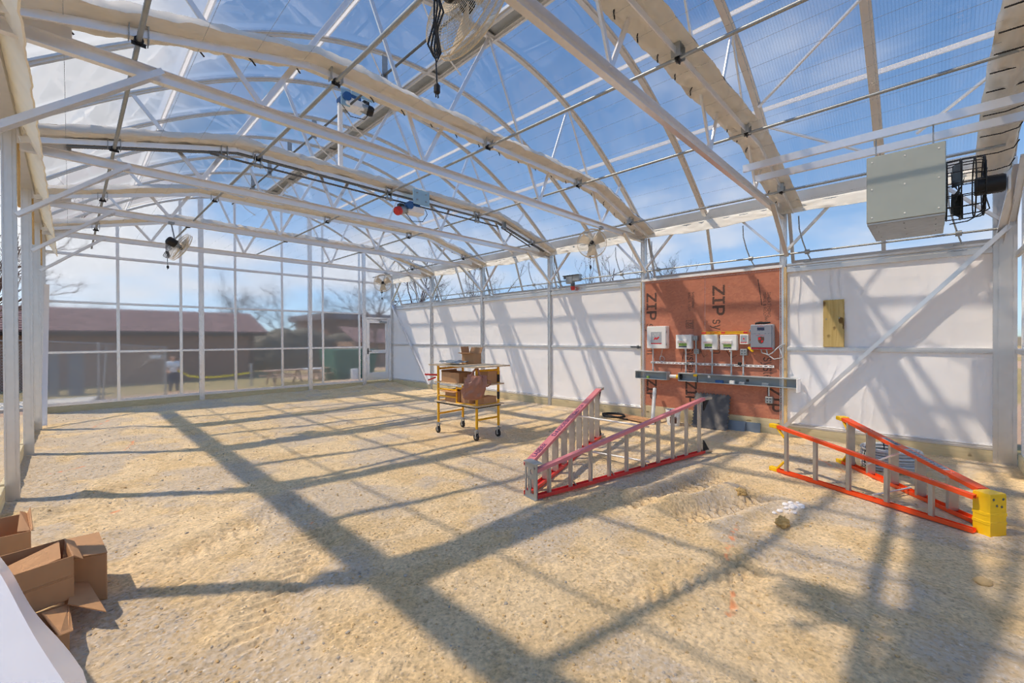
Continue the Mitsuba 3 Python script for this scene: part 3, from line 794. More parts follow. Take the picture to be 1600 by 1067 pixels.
# ---------------------------------------------------------------- circulation fans
def fan(label, c, ax, d, top, cord=.55, rings=9, spokes=28):
    t = thing('circulation_fan', label, 'fan', 'circulation fans')
    c, ax = np.asarray(c, float), np.asarray(ax, float)
    ax, s, u = frame(ax)
    r = d / 2
    a = np.linspace(0, 2 * np.pi, 33)[:-1]
    ring = lambda R, h, w: tube([c + ax * h + R * (math.cos(q) * s + math.sin(q) * u) for q in a], w, 4, loop=True)
    prof = lambda R: .30 * r * math.sqrt(max(0, 1 - (R / r) ** 2 * .85))
    for sg, nm in ((1, 'front_guard'), (-1, 'rear_guard')):
        m = [ring(r * q, sg * prof(r * q), .0016) for q in np.linspace(.22, 1, rings)]
        for q in np.linspace(0, 2 * np.pi, spokes + 1)[:-1]:
            m.append(tube([c + ax * sg * prof(R) + R * (math.cos(q) * s + math.sin(q) * u) for R in np.linspace(.15 * r, r, 6)], .0014, 4))
        part(t, nm, cat(m), 'wire_steel')
    part(t, 'band', cat(ring(r, .0, .005), ring(r, prof(r), .004), ring(r, -prof(r), .004)), 'tan_blade')
    for i in range(3):
        q = i * 2.094 + .5
        e1 = math.cos(q) * s + math.sin(q) * u
        e2 = np.cross(ax, e1)
        P = [[c + e1 * R + e2 * w * (.16 + .26 * (R / r)) * r + ax * w * .10 * r for w in (-1, 0, 1)] for R in np.linspace(.16 * r, .86 * r, 6)]
        part(t, 'blade', sheet(np.array(P), ax * .004), 'tan_blade', 40)
    part(t, 'hub', lathe([(0, -.02), (.16 * r, -.02), (.16 * r, .03), (0, .05)], 14, c, ax), 'black_plastic', 40)
    b = c - ax * .30 * r
    part(t, 'motor', lathe([(0, -.14), (.05, -.13), (.068, -.11), (.068, 0), (.05, .03), (.03, .05)], 18, b, ax), 'black_plastic', 40)
    tp = np.asarray(top, float)
    part(t, 'mount', cat(tube([tp, c - ax * .34 * r + np.array([0, 0, r * .25]), b - ax * .05], .011, 6), box(tp[0] - .04, tp[0] + .04, tp[1] - .03, tp[1] + .03, tp[2] - .02, tp[2] + .02)), 'galvanised', 40)
    w = b - ax * .07
    z1 = w[2] - cord * .22
    pc = part(t, 'power_cord', tube([w, w + [-.02, 0, -.03], [w[0] - .05, w[1], w[2] - .10], [w[0] - .05, w[1], z1]], .005, 6), 'black_plastic', 40)
    m = []
    for i in range(4):
        o = .012 * (i - 1.5)
        x0, y0 = w[0] - .05 + o, w[1] + o * .6
        m.append(tube([(x0, y0, z1 + .06), (x0 + .02 + o, y0, z1 - .02), (x0, y0, z1 - cord * .2), (x0 - .02 + o, y0, z1 - cord * .4), (x0 - .005, y0, z1 - cord * .47), (x0 + .02, y0, z1 - cord * .38), (x0 - .004, y0, z1 - cord * .2)], .005, 5))
    part(pc, 'coil', cat(m), 'black_plastic', 40)
    zb = z1 - cord * .47
    pl = [(w[0] - .05, w[1], zb), (w[0] - .045, w[1], zb - .12)]
    part(pc, 'plug', cat(tube(pl, .004, 5), lathe([(.008, 0), (.016, -.01), (.016, -.045), (.008, -.05)], 8, pl[1]), box(w[0] - .053, w[0] - .050, w[1] - .004, w[1] + .004, zb - .19, zb - .165), box(w[0] - .040, w[0] - .037, w[1] - .004, w[1] + .004, zb - .19, zb - .165)), 'black_plastic')


fan('big wire guard fan with bundled black cord and plug at the top of the picture', (1.86, 2.50, 3.40), (.97, .05, -.2), .58, (1.85, 2.44, 3.72), .62, 18, 44)
fan('wire guard fan with tan blades hanging before the right eave', (6.72, 4.95, 3.26), (-.85, -.55, .05), .50, (6.9, 4.88, 3.55), .35)
fan('small wire guard fan seen edge on below the fourth truss at the left', (1.66, 9.70, 3.16), (.82, .15, -.45), .50, (1.55, 9.76, 3.55), .40)
fan('small wire guard fan hanging in the far corner above the door', (6.7, 12.1, 3.24), (-.55, -.8, .1), .50, (6.85, 12.2, 3.55), .40)

# ---------------------------------------------------------------- unit heater on two hanging rails
for x, w_ in ((6.40, 'left'), (6.90, 'right')):
    t = thing('hanging_rail', f'aluminium channel rail over the unit heater, {"upper left" if w_ == "left" else "lower right"} of the pair', 'rail', 'heater support rails')
    part(t, 'rail', section(cee(.045, .085, .005), (x, .0, 3.76), (x, 2.44, 3.76)), 'bright_aluminium')
hk = thing('unit_heater', 'square galvanised unit heater with black fan cage hung near the right eave', 'heater')
mat('heater_steel', wear(lin('b9bdb2'), 3.0, .06), 0.42, 0.55)
part(hk, 'casing', box(6.38, 7.10, .61, 1.215, 2.825, 3.53, .006), 'heater_steel')
part(hk, 'bottom_hood', cat(box(6.385, 7.44, .615, 1.21, 2.80, 2.825, .004), box(7.08, 7.44, .615, 1.21, 2.82, 3.45, .01)), 'galvanised')
part(hk, 'screw', cat([lathe([(.008, 0), (.006, .006), (0, .007)], 8, (6.38, y, z), (-1, 0, 0)) for y in (.66, .91, 1.17) for z in (2.88, 3.18, 3.47)]), 'white_paint')
part(hk, 'rivet', cat([lathe([(.007, 0), (0, .006)], 6, (x, y, 2.80), (0, 0, -1)) for x in (6.5, 6.8, 7.15) for y in (.68, .92, 1.14)]), 'dark_steel')
for x in (6.42, 6.92):
    for y in (.70, 1.14):
        part(hk, 'hanger_rod', tube([(x, y, 3.5), (x, y, 3.80)], .006, 6), 'galvanised')
cx, cz = 6.80, 3.12
m = []
for yy, R in ((.60, .30), (.50, .305), (.40, .30), (.335, .29)):
    m.append(tube([(cx + R * math.cos(a), yy, cz + R * math.sin(a)) for a in np.linspace(0, 2 * np.pi, 29)[:-1]], .006, 5, loop=True))
for a in np.linspace(0, 2 * np.pi, 17)[:-1]:
    m.append(tube([(cx + .30 * math.cos(a), .61, cz + .30 * math.sin(a)), (cx + .305 * math.cos(a), .48, cz + .305 * math.sin(a)), (cx + .30 * math.cos(a), .36, cz + .30 * math.sin(a)), (cx + .28 * math.cos(a), .33, cz + .28 * math.sin(a)), (cx + .1 * math.cos(a), .33, cz + .1 * math.sin(a))], .005, 5))
part(hk, 'fan_guard', cat(m), 'black_plastic')
for i in range(4):
    q = i * 1.571 + .4
    e1, e2 = np.array([math.cos(q), 0, math.sin(q)]), np.array([-math.sin(q), 0, math.cos(q)])
    part(hk, 'fan_blade', sheet(np.array([[np.array([cx, .52, cz]) + e1 * R + e2 * w * (.04 + .12 * R / .27) + np.array([0, w * .04, 0]) for w in (-1, 0, 1)] for R in np.linspace(.04, .27, 5)]), (0, .003, 0)), 'black_plastic', 40)
part(hk, 'motor', lathe([(0, 0), (.085, .0), (.09, .02), (.09, .19), (.08, .21), (0, .21)], 24, (cx, .40, cz), (0, -1, 0)), 'black_plastic', 40)
part(hk, 'motor_plate', box(cx - .07, cx + .07, .16, .18, cz - .09, cz + .05, .004), 'white_plastic')
part(hk, 'wire', tube([(cx - .05, .33, cz - .1), (cx - .08, .3, cz - .25), (cx - .1, .45, cz - .35), (cx - .1, .58, cz - .36)], .006, 5), 'black_plastic', 40)

# ---------------------------------------------------------------- red sheathing board and the electrical gear on it
YR, YU = np.array([0, -1.0, 0]), np.array([0, 0, 1.0])
XB = W - .03


def face(parent, name, y0, y1, z0, z1, x, m, d=.0015, b=0.0):
    return part(parent, name, box(x - d, x, y0, y1, z0, z1, b), m)


bd = thing('sheathing_board', 'rust red printed sheathing board wall carrying the electrical boxes', 'board')
for a, b in ((3.672, 4.875), (2.43, 3.667)):
    part(bd, 'sheet', box(XB, XB + .015, a, b, .26, 2.735, .002), 'red_sheathing')
part(bd, 'edge_stud', box(XB - .01, XB + .05, 2.385, 2.428, .1, 2.74, .003), 'pale_timber')
part(bd, 'edge_stud', box(XB - .004, XB + .05, 4.90, 4.935, .1, 2.74, .003), 'pale_timber')
part(bd, 'base_timber', box(XB + .0, XB + .06, 2.45, 4.9, .0, .26, .003), 'treated_timber')
part(bd, 'top_flashing', box(XB - .03, XB + .06, 2.44, 4.9, 2.735, 2.775, .003), 'white_paint')


def vtext(s, h, length, y, ztop, bold=False):
    """Lettering read from top to bottom, capitals towards the right; y = left edge of the column of text."""
    return text_w(s, h, length, (XB, y, ztop), (0, 0, -1.0), (0, -1.0, 0), .001, bold)


pr = []
for y, zt in ((4.80, 2.52), (3.53, 2.56)):
    pr.append(vtext('ZIP', .20, .56, y, zt, True)); pr.append(vtext('system', .17, .62, y, zt - .62, False))
for y, zt in ((4.80, .80), (4.02, .80), (2.66, .80)):
    pr.append(vtext('ZIP', .20, .42, y, zt, True))
pr.append(vtext('system', .16, .5, 4.0, 1.42)); pr.append(vtext('system', .16, .5, 2.72, 1.28))
for q in pr:
    part(bd, 'printed_lettering', q, 'black_ink')
sm = [vtext('WALL & ROOF', .045, .36, 3.97, 2.46), vtext('SHEATHING', .04, .30, 3.90, 2.46, True), vtext('30', .08, .10, 3.99, 1.90, True), vtext('WALL & ROOF', .045, .42, 2.72, 2.36), vtext('SHEATHING', .05, .42, 2.66, 2.36), vtext('SHEATHING', .03, .25, 3.89, 1.95), vtext('WALL', .04, .2, 2.70, 1.95)]
for a, b, c_, d_ in ((4.015, 4.005, 1.78, 1.93), (3.885, 3.895, 1.78, 1.93), (4.015, 3.885, 1.78, 1.788), (4.015, 3.885, 1.922, 1.93)):
    sm.append(box(XB - .001, XB, min(a, b), max(a, b), c_, d_))
part(bd, 'small_print', cat(sm), 'black_ink')
part(bd, 'nail', cat([lathe([(.005, 0), (0, .002)], 6, (XB, y, z), (-1, 0, 0)) for y in (2.47, 2.85, 3.25, 3.63, 3.71, 4.1, 4.5, 4.84) for z in np.arange(.4, 2.7, .3)]), 'dark_steel')
part(bd, 'scratch', bar((XB, 2.80, 2.58), (XB, 2.74, 2.14), .002, .012, (0, 1, 0)), 'black_ink')

G = 'control boxes on the red board'
t = thing('control_box', 'large white control box with grey label and red logo, leftmost on the red board', 'electrical box', G)
part(t, 'case', box(W - .17, XB, 4.335, 4.735, 1.40, 1.835, .012), 'white_plastic')
part(t, 'door', box(W - .185, W - .168, 4.34, 4.72, 1.405, 1.83, .008), 'white_plastic')
part(t, 'hinge', cat(box(W - .18, W - .15, 4.328, 4.338, 1.46, 1.50), box(W - .18, W - .15, 4.328, 4.338, 1.70, 1.74)), 'galvanised')
lb = face(t, 'label', 4.42, 4.64, 1.49, 1.72, W - .185, 'grey_plastic')
part(t, 'logo', cat(bar((W - .1875, 4.57, 1.57), (W - .1875, 4.545, 1.615), .002, .02, (0, 1, 0)), bar((W - .1875, 4.545, 1.615), (W - .1875, 4.525, 1.575), .002, .022, (0, 1, 0)), bar((W - .1875, 4.525, 1.575), (W - .1875, 4.475, 1.625), .002, .024, (0, 1, 0))), 'red_ink')
face(t, 'red_stripe', 4.42, 4.64, 1.49, 1.507, W - .1865, 'red_ink')
part(t, 'lettering', cat(text_w('CONTROL', .022, .16, (W - .1865, 4.61, 1.675), YR, YU, .001), text_w('SYSTEM', .022, .12, (W - .1865, 4.60, 1.64), YR, YU, .001)), 'white_plastic')
for i, (y0, y1, z0, z1, w_) in enumerate(((3.87, 4.165, 1.40, 1.665, 'just right of the large white box'), (3.42, 3.695, 1.39, 1.66, 'under the left half of the spirit level'), (3.10, 3.375, 1.385, 1.655, 'under the right half of the spirit level'))):
    t = thing('switch_box', f'small white switch box, {w_}', 'electrical box', G)
    part(t, 'case', box(W - .14, XB, y0, y1, z0, z1, .008), 'white_plastic')
    part(t, 'window_cover', box(W - .165, W - .138, y0 + .07, y1 - .03, z0 + .115, z1 - .09, .008), 'white_plastic')
    part(t, 'red_print', text_w('CONTROLS', .014, .13, (W - .1655, y1 - .05, z0 + .128), YR, YU, .001), 'red_ink')
    face(t, 'green_label', y0 + .085, y1 - .06, z0 + .055, z0 + .105, W - .14, 'green_ink')
    face(t, 'blue_label', y0 + .085, y1 - .06, z0 + .03, z0 + .052, W - .14, 'navy_ink')
    part(t, 'fitting', lathe([(.02, 0), (.02, -.03), (.014, -.03)], 10, (W - .09, (y0 + y1) / 2 - .02, z0)), 'white_plastic')
t = thing('thermostat_box', 'smallest white box with a red mark beside the grey control panel', 'electrical box', G)
part(t, 'case', box(W - .12, XB, 2.925, 3.06, 1.49, 1.66, .008), 'white_plastic')
face(t, 'label', 2.945, 3.045, 1.515, 1.64, W - .12, 'grey_plastic')
face(t, 'red_stripe', 2.945, 3.045, 1.515, 1.528, W - .1215, 'red_ink')
part(t, 'logo', bar((W - .1225, 3.005, 1.595), (W - .1225, 2.985, 1.575), .002, .02, (0, 1, 0)), 'red_ink')
t = thing('climate_controller', 'large grey control panel with display and black and red shield emblem', 'electrical box', G)
part(t, 'case', box(W - .15, XB, 2.55, 2.885, 1.405, 1.82, .012), 'grey_plastic')
part(t, 'door', box(W - .172, W - .148, 2.565, 2.875, 1.44, 1.81, .010), 'panel_grey')
face(t, 'display', 2.67, 2.775, 1.72, 1.77, W - .172, 'navy_ink')
face(t, 'red_strip', 2.56, 2.87, 1.412, 1.438, W - .15, 'red_ink', .004)
face(t, 'seam', 2.57, 2.87, 1.668, 1.671, W - .172, 'navy_ink')
part(t, 'lettering', cat(text_w('CONTROLS', .014, .12, (W - .173, 2.79, 1.632), YR, YU, .001), text_w('CONTROLS', .012, .09, (W - .173, 2.77, 1.785), YR, YU, .001)), 'red_ink')
sh = Polygon([(-.045, .05), (0, .06), (.045, .05), (.045, 0), (.03, -.04), (0, -.06), (-.03, -.04), (-.045, 0)])
v, f = extrude(sh, .002)
part(t, 'shield', xf((v, f), [YR, YU, np.cross(YR, YU)], (W - .173, 2.72, 1.56)), 'black_ink')
for a in ((-.04, -.003, .005, .045), (.005, .038, -.04, -.004)):
    v, f = extrude(sbox(a[0], a[2], a[1], a[3]).intersection(sh.buffer(-.006)), .002)
    part(t, 'shield_quarter', xf((v, f), [YR, YU, np.cross(YR, YU)], (W - .175, 2.72, 1.56)), 'red_ink')
part(t, 'latch', cat(box(W - .16, W - .14, 2.878, 2.90, 1.50, 1.54, .003), box(W - .16, W - .14, 2.878, 2.90, 1.70, 1.74, .003)), 'galvanised')
solid('cable_bundle', 'black rag like bundle lying on top of the grey control panel', 'cable', tube([(W - .12, 2.82, 1.835), (W - .1, 2.75, 1.85), (W - .12, 2.68, 1.842), (W - .1, 2.6, 1.85)], [.014, .02, .018, .012], 8), 'black_rubber', 40)
for y, y1 in ((2.74, .05), (2.66, -.02)):
    solid('flexible_conduit', f'grey flexible conduit looping from the grey panel to the right column, {"upper" if y1 > 0 else "lower"} loop', 'conduit',
          tube([(W - .10, y, 1.41), (W - .11, y - .02, 1.33 + y1 * .4), (W - .13, y - .12, 1.27 + y1), (W - .13, y - .22 + y1, 1.30 + y1), (W - .10, 2.47, 1.44 + y1 * .5), (W - .05, 2.41, 1.50)], .010, 8), 'cord_grey', 40)
solid('spirit_level', 'yellow spirit level resting on top of two small switch boxes', 'spirit level', cat(box(W - .11, W - .06, 2.94, 3.70, 1.665, 1.672), box(W - .11, W - .06, 2.94, 3.70, 1.703, 1.71), box(W - .09, W - .08, 2.94, 3.70, 1.67, 1.705)), 'yellow_plastic') if False else None
t = thing('spirit_level', 'yellow spirit level with red ends resting on top of two switch boxes', 'spirit level')
part(t, 'body', cat(box(W - .115, W - .065, 2.94, 3.70, 1.665, 1.673), box(W - .115, W - .065, 2.94, 3.70, 1.707, 1.715), box(W - .095, W - .085, 2.94, 3.70, 1.67, 1.71)), 'yellow_plastic')
for a, b in ((3.62, 3.70), (3.30, 3.36), (2.94, 3.0)):
    part(t, 'vial', box(W - .117, W - .110, a, b, 1.672, 1.708, .003), 'red_plastic')
part(t, 'lettering', text_w('LEVEL', .022, .20, (W - .0955, 3.60, 1.68), YR, YU, .001, True), 'red_ink')

t = thing('strut_channel', 'slotted white strut channel running under the control boxes', 'strut channel')
P = sbox(-4.70, 1.105, -2.555, 1.145)
for y in np.arange(2.6, 4.68, .075):
    P = P.difference(sbox(-y - .024, 1.119, -y + .024, 1.131))
v, f = extrude(P, .004)
part(t, 'face', xf((v, f), [YR, YU, np.cross(YR, YU)], (W - .066, 0, 0)), 'white_paint')
part(t, 'back', cat(box(W - .062, XB, 2.555, 4.70, 1.105, 1.109), box(W - .062, XB, 2.555, 4.70, 1.141, 1.145)), 'galvanised')
for y, z1, w_ in ((4.64, 1.40, 'under the large white box'), (3.99, 1.40, 'under the first small switch box'), (3.80, 1.31, 'below the paired junction boxes'), (3.52, 1.39, 'under the second small switch box'), (3.20, 1.385, 'under the third small switch box'), (3.01, 1.30, 'below the junction box near the grey panel')):
    t = thing('conduit', f'grey upright conduit pipe {w_}', 'conduit', 'upright conduits')
    part(t, 'pipe', tube([(W - .095, y, .955), (W - .095, y, z1)], .0135, 10), 'cord_grey', 40)
    part(t, 'clamp', cat(box(W - .112, W - .066, y - .03, y + .03, 1.11, 1.14, .003), lathe([(.018, .96), (.018, .99), (.014, .99)], 10, (W - .095, y, 0))), 'galvanised')
t = thing('conduit', 'short grey conduit below the right end of the cable trough', 'conduit', 'upright conduits')
part(t, 'pipe', tube([(W - .095, 2.625, .64), (W - .095, 2.625, .81)], .0135, 10), 'cord_grey', 40)
for y, z, s, w_ in ((3.815, 1.60, .045, 'upper of the pair between switch boxes'), (3.79, 1.355, .045, 'lower of the pair between switch boxes'), (3.0, 1.355, .055, 'below the smallest white box'), (2.62, .575, .055, 'alone below the cable trough')):
    t = thing('junction_box', f'square steel junction box, {w_}', 'junction box', 'junction boxes')
    part(t, 'case', box(W - .12, XB, y - s, y + s, z - s, z + s, .006), 'galvanised')
    part(t, 'cover', box(W - .126, W - .118, y - s * .92, y + s * .92, z - s * .92, z + s * .92, .004), 'galvanised')
    part(t, 'knockout', cat([lathe([(.012, 0), (.012, .002), (0, .002)], 10, (W - .126, y + a * s * .4, z + b * s * .4), (-1, 0, 0)) for a in (-1, 1) for b in (-1, 1)]), 'dark_steel')
solid('conduit_link', 'short steel connector between the paired junction boxes', 'conduit', tube([(W - .095, 3.80, 1.39), (W - .095, 3.805, 1.56)], .016, 10), 'galvanised', 40)


def trough(y0, y1, label):
    t = thing('cable_trough', label, 'cable trough', 'cable troughs')
    x0, x1, z0, z1 = W - .19, XB, .80, .955
    part(t, 'tray', cat(box(x1 - .004, x1, y0, y1, z0, z1), box(x0, x1, y0, y1, z0, z0 + .004), box(x0, x1, y0, y1, z1 - .004, z1), box(x0, x0 + .004, y0, y1, z0, z0 + .014), box(x0, x0 + .004, y0, y1, z1 - .014, z1)), 'trough_grey')
    part(t, 'end_plate', box(x0, x1, y0, y0 + .004, z0, z1), 'trough_grey')
    part(t, 'end_plate', box(x0, x1, y1 - .004, y1, z0, z1), 'trough_grey')
    return t


mat('trough_dark', '596469', 0.45)
tr = trough(4.32, 4.97, 'short open grey cable trough at the left foot of the boxes')
tr = trough(2.22, 4.10, 'long open grey cable trough under the control boxes')
part(tr, 'end_flange', box(W - .25, W - .05, 2.19, 2.215, .74, .955, .004), 'white_paint')
t = thing('conduit_coupling', 'white and yellow pipe coupling joining the two cable troughs', 'coupling')
part(t, 'sleeve', lathe([(.028, 0), (.034, .01), (.034, .13), (.028, .14)], 16, (W - .10, 4.30, .875), (0, -1, 0)), 'white_plastic', 40)
part(t, 'band', lathe([(.038, 0), (.038, .05)], 16, (W - .10, 4.165, .87), (0, -1, 0)), 'yellow_plastic', 40)
part(t, 'ring', lathe([(.05, 0), (.05, .02), (.036, .02)], 16, (W - .10, 4.09, .875), (0, -1, 0)), 'black_plastic', 40)
for nm, lab, c_, y, z, h, w_, d_, m_ in (('yellow_tag', 'yellow tag hanging over the rim of the long cable trough', 'tag', 3.78, .90, .045, .07, .005, 'yellow_plastic'), ('blue_pouch', 'blue pouch lying in the long cable trough', 'pouch', 3.38, .806, .05, .13, .05, 'blue_paint'),
                                      ('white_carton', 'small white carton lying in the long cable trough', 'carton', 3.17, .806, .06, .08, .06, 'white_plastic'), ('grey_device', 'pale grey device lying in the long cable trough beside the white carton', 'device', 3.02, .806, .045, .09, .05, 'grey_plastic'),
                                      ('rubber_grommet', 'round black grommet in the middle of the long cable trough', 'grommet', 2.93, .86, .04, .04, .04, 'black_plastic'), ('paper_label', 'white paper label stuck in the long cable trough', 'label', 3.55, .89, .04, .04, .003, 'white_paint'),
                                      ('green_spool', 'green and white spool in the short cable trough', 'spool', 4.72, .806, .05, .05, .05, 'green_ink'), ('blue_cover', 'grey blue switch cover at the right end of the long cable trough', 'cover', 2.66, .806, .05, .10, .02, 'steel_blue_sheet')):
    x = W - .17 if nm != 'yellow_tag' else W - .198
    solid(nm, lab, c_, box(x, x + d_, y - w_ / 2, y + w_ / 2, z, z + h, .006), m_)
solid('black_strap', 'black strap hanging from the yellow tag over the cable trough', 'strap', box(W - .199, W - .194, 3.735, 3.75, .80, .92), 'black_plastic')
solid('wire_pigtail', 'coiled grey wire under the large white control box', 'wire', tube([(W - .06 - .01 * math.sin(a), 4.47 + .05 * math.cos(a), 1.20 + .05 * math.sin(a)) for a in np.linspace(0, 12, 40)] + [(W - .08, 4.45, 1.40)], .005, 5), 'cord_grey', 40)
for y0, y1, w_ in ((4.03, 4.10, 'beneath the first switch box'), (3.74, 3.62, 'beside the lower junction box'), (3.30, 3.12, 'beneath the third switch box')):
    solid('loose_wire', f'thin dark wire dangling {w_}', 'wire', tube([(W - .07, y0, 1.40), (W - .06, (y0 + y1) / 2, 1.25), (W - .06, y1, 1.30 if y1 < y0 - .1 else .96)], .004, 5), 'black_plastic', 40)
solid('yellow_marker', 'yellow marker tool hanging at the lower left of the grey panel', 'marker', bar((W - .10, 2.93, 1.44), (W - .12, 2.85, 1.37), .03, .04, (0, 0, 1), .008), 'yellow_plastic')
solid('black_clip', 'black clip on the strut channel', 'clip', box(W - .10, W - .066, 3.04, 3.10, 1.13, 1.18, .006), 'black_plastic')
t = thing('timber_block', 'knotty pale plank screwed to the white wall panel right of the red board', 'plank')
part(t, 'plank', box(W - .05, W - .012, 1.645, 1.90, 1.455, 2.17, .004), 'knotty_timber')
part(t, 'screw', cat([lathe([(.010, 0), (.008, .004), (0, .005)], 8, (W - .05, y, z), (-1, 0, 0)) for y, z in ((1.86, 1.88), (1.70, 1.89))]), 'galvanised')
solid('wall_bolt', 'dark latch bolt sticking out left of the red board', 'bolt', cat(bar((W - .05, 4.93, 1.42), (W - .05, 5.14, 1.425), .03, .03), box(W - .08, W - .04, 4.97, 4.99, 1.39, 1.46)), 'dark_steel')

# things leaning and lying at the foot of the board
y0, y1 = 3.26, 3.80
P = sbox(0, 0, .58, .60)
for i in range(10):
    s = .60 * (i + .25) / 10; q = .58 * (i + .25) / 10
    for g in (sbox(q, -.018, q + .03, .0), sbox(q, .60, q + .03, .618), sbox(-.018, s, .0, s + .03), sbox(.58, s, .598, s + .03)):
        P = P.union(g)
v, f = extrude(P.buffer(.0005), .012)
r_, u_ = np.array([0, -1.0, .0]), np.array([.26, 0, .965])
solid('foam_mat', 'dusty black interlocking foam mat leaning against the red board', 'mat', xf((v, f), [r_, u_, np.cross(r_, u_)], (W - .24, 3.81, gz(8.2, 3.5) + .01)), 'foam_mat')
solid('steel_offcut', 'blue grey sheet offcut leaning at the foot of the board, left one', 'sheet offcut', bar((W - .13, 3.12, -.01), (W - .08, 3.12, .17), .27, .012, (1, 0, 0)), 'steel_blue_sheet', group='sheet offcuts')
solid('steel_offcut', 'blue grey sheet offcut leaning at the foot of the board, right one', 'sheet offcut', bar((W - .07, 2.90, .0), (W - .04, 2.90, .165), .28, .012, (1, 0, 0)), 'steel_blue_sheet', group='sheet offcuts')
gb = gz(8.05, 4.12)
t = thing('bucket', 'white plastic bucket holding black cable at the foot of the board', 'bucket')
part(t, 'pail', lathe([(.0, 0), (.105, 0), (.11, .01), (.128, .25), (.136, .25), (.136, .285), (.128, .285), (.124, .26), (.10, .02), (0, .02)], 28, (8.12, 4.12, gb)), 'white_plastic', 40)
a_ = np.linspace(3.05, 4.05, 9)
part(t, 'label_panel', sheet(np.array([[(8.12 + .118 * math.cos(a) * (1 if z < .1 else 1.06), 4.12 + .118 * math.sin(a) * (1 if z < .1 else 1.06), gb + z) for z in (.05, .17)] for a in a_])), 'black_ink')
part(t, 'handle', tube([(8.12 + .14 * math.cos(a) * 0 - .14 * math.cos(a - 1.57) * .8, 4.12 + .137 * math.cos(a), gb + .25 - .12 * math.sin(a)) for a in np.linspace(0, math.pi, 14)], .004, 5), 'white_plastic', 40)
solid('bucket_cable', 'black cable stuffed into the white bucket', 'cable', tube([(8.12 + .07 * math.cos(a) * (1 - a / 60), 4.12 + .07 * math.sin(a) * (1 - a / 60), gb + .20 + .012 * a * .4) for a in np.linspace(0, 18, 60)], .012, 6), 'black_rubber', 40)
solid('plastic_pipe', 'grey plastic pipe standing tilted before the left edge of the board', 'pipe', tube([(7.85, 4.40, gz(7.85, 4.4) - .01), (8.30, 4.57, .62)], .035, 16), 'cord_grey', 40)
solid('black_hose', 'black hose coiled on the ground behind the red ladder', 'hose', tube([(8.0 + (.20 + .012 * math.sin(a * .7)) * math.cos(a), 5.3 + (.22 + .015 * math.cos(a * 1.3)) * math.sin(a), .035 + .0022 * a) for a in np.linspace(0, 16, 110)] + [(7.9, 5.0, .03), (8.0, 4.7, .03), (7.9, 4.45, .03)], .012, 6), 'black_rubber', 40)
solid('plywood_scrap', 'smooth tan plywood scrap lying on the dirt left of the bucket', 'plywood', bar((8.25, 5.5, .028), (7.98, 4.42, .034), .38, .014), 'cardboard_inside')
cc = (7.30, 1.06)
m = []
for lay in range(8):
    for j in range(3):
        R = .21 + .030 * j + .008 * ((lay * 7 + j * 3) % 3)
        m.append(tube([(cc[0] + R * math.cos(a) + .01 * math.sin(lay * 2.1 + j), cc[1] + R * math.sin(a) + .01 * math.cos(lay * 1.7), .03 + lay * .031 + .006 * math.sin(2 * a + lay)) for a in np.linspace(0, 2 * np.pi, 37)[:-1]], .0135, 7, loop=True))
t = thing('conduit_coil', 'coil of pale grey flexible conduit on the dirt behind the orange ladder', 'conduit coil')
part(t, 'windings', cat(m), 'cord_grey', 40)
part(t, 'tie', cat([tube([(cc[0] + r_ * math.cos(q), cc[1] + r_ * math.sin(q), z) for r_, z in ((.185, .02), (.175, .14), (.21, .275), (.28, .265), (.30, .14), (.28, .02))], .006, 5) for q in (2.2, 4.2, .4)]), 'black_plastic')

# ---------------------------------------------------------------- ladders lying on their side
def rail_pair(t, P0, P1, h0, h1, m_, m_top, w, inward, ext=.0):
    """Two rails of one ladder frame: one on the ground, one above it."""
    P0, P1 = np.array(P0, float), np.array(P1, float)
    g0, g1 = gz(*P0) + .005, gz(*P1) + .005
    a0, a1 = np.array([*P0, g0 + .02]), np.array([*P1, g1 + .02])
    b0, b1 = np.array([*P0, g0 + h0 - .02]), np.array([*P1, g1 + h1 - .02])
    sec = lambda s: Polygon([(-w / 2, -.018 * s), (w / 2, -.018 * s), (w / 2, .018 * s), (w / 2 - .005, .018 * s), (w / 2 - .005, -.012 * s), (-w / 2 + .005, -.012 * s), (-w / 2 + .005, .018 * s), (-w / 2, .018 * s)]).buffer(0)
    part(t, 'rail', section(sec(1), a0, a1), m_)
    part(t, 'rail', section(sec(-1), b0, b1), m_top)
    return a0, a1, b0, b1


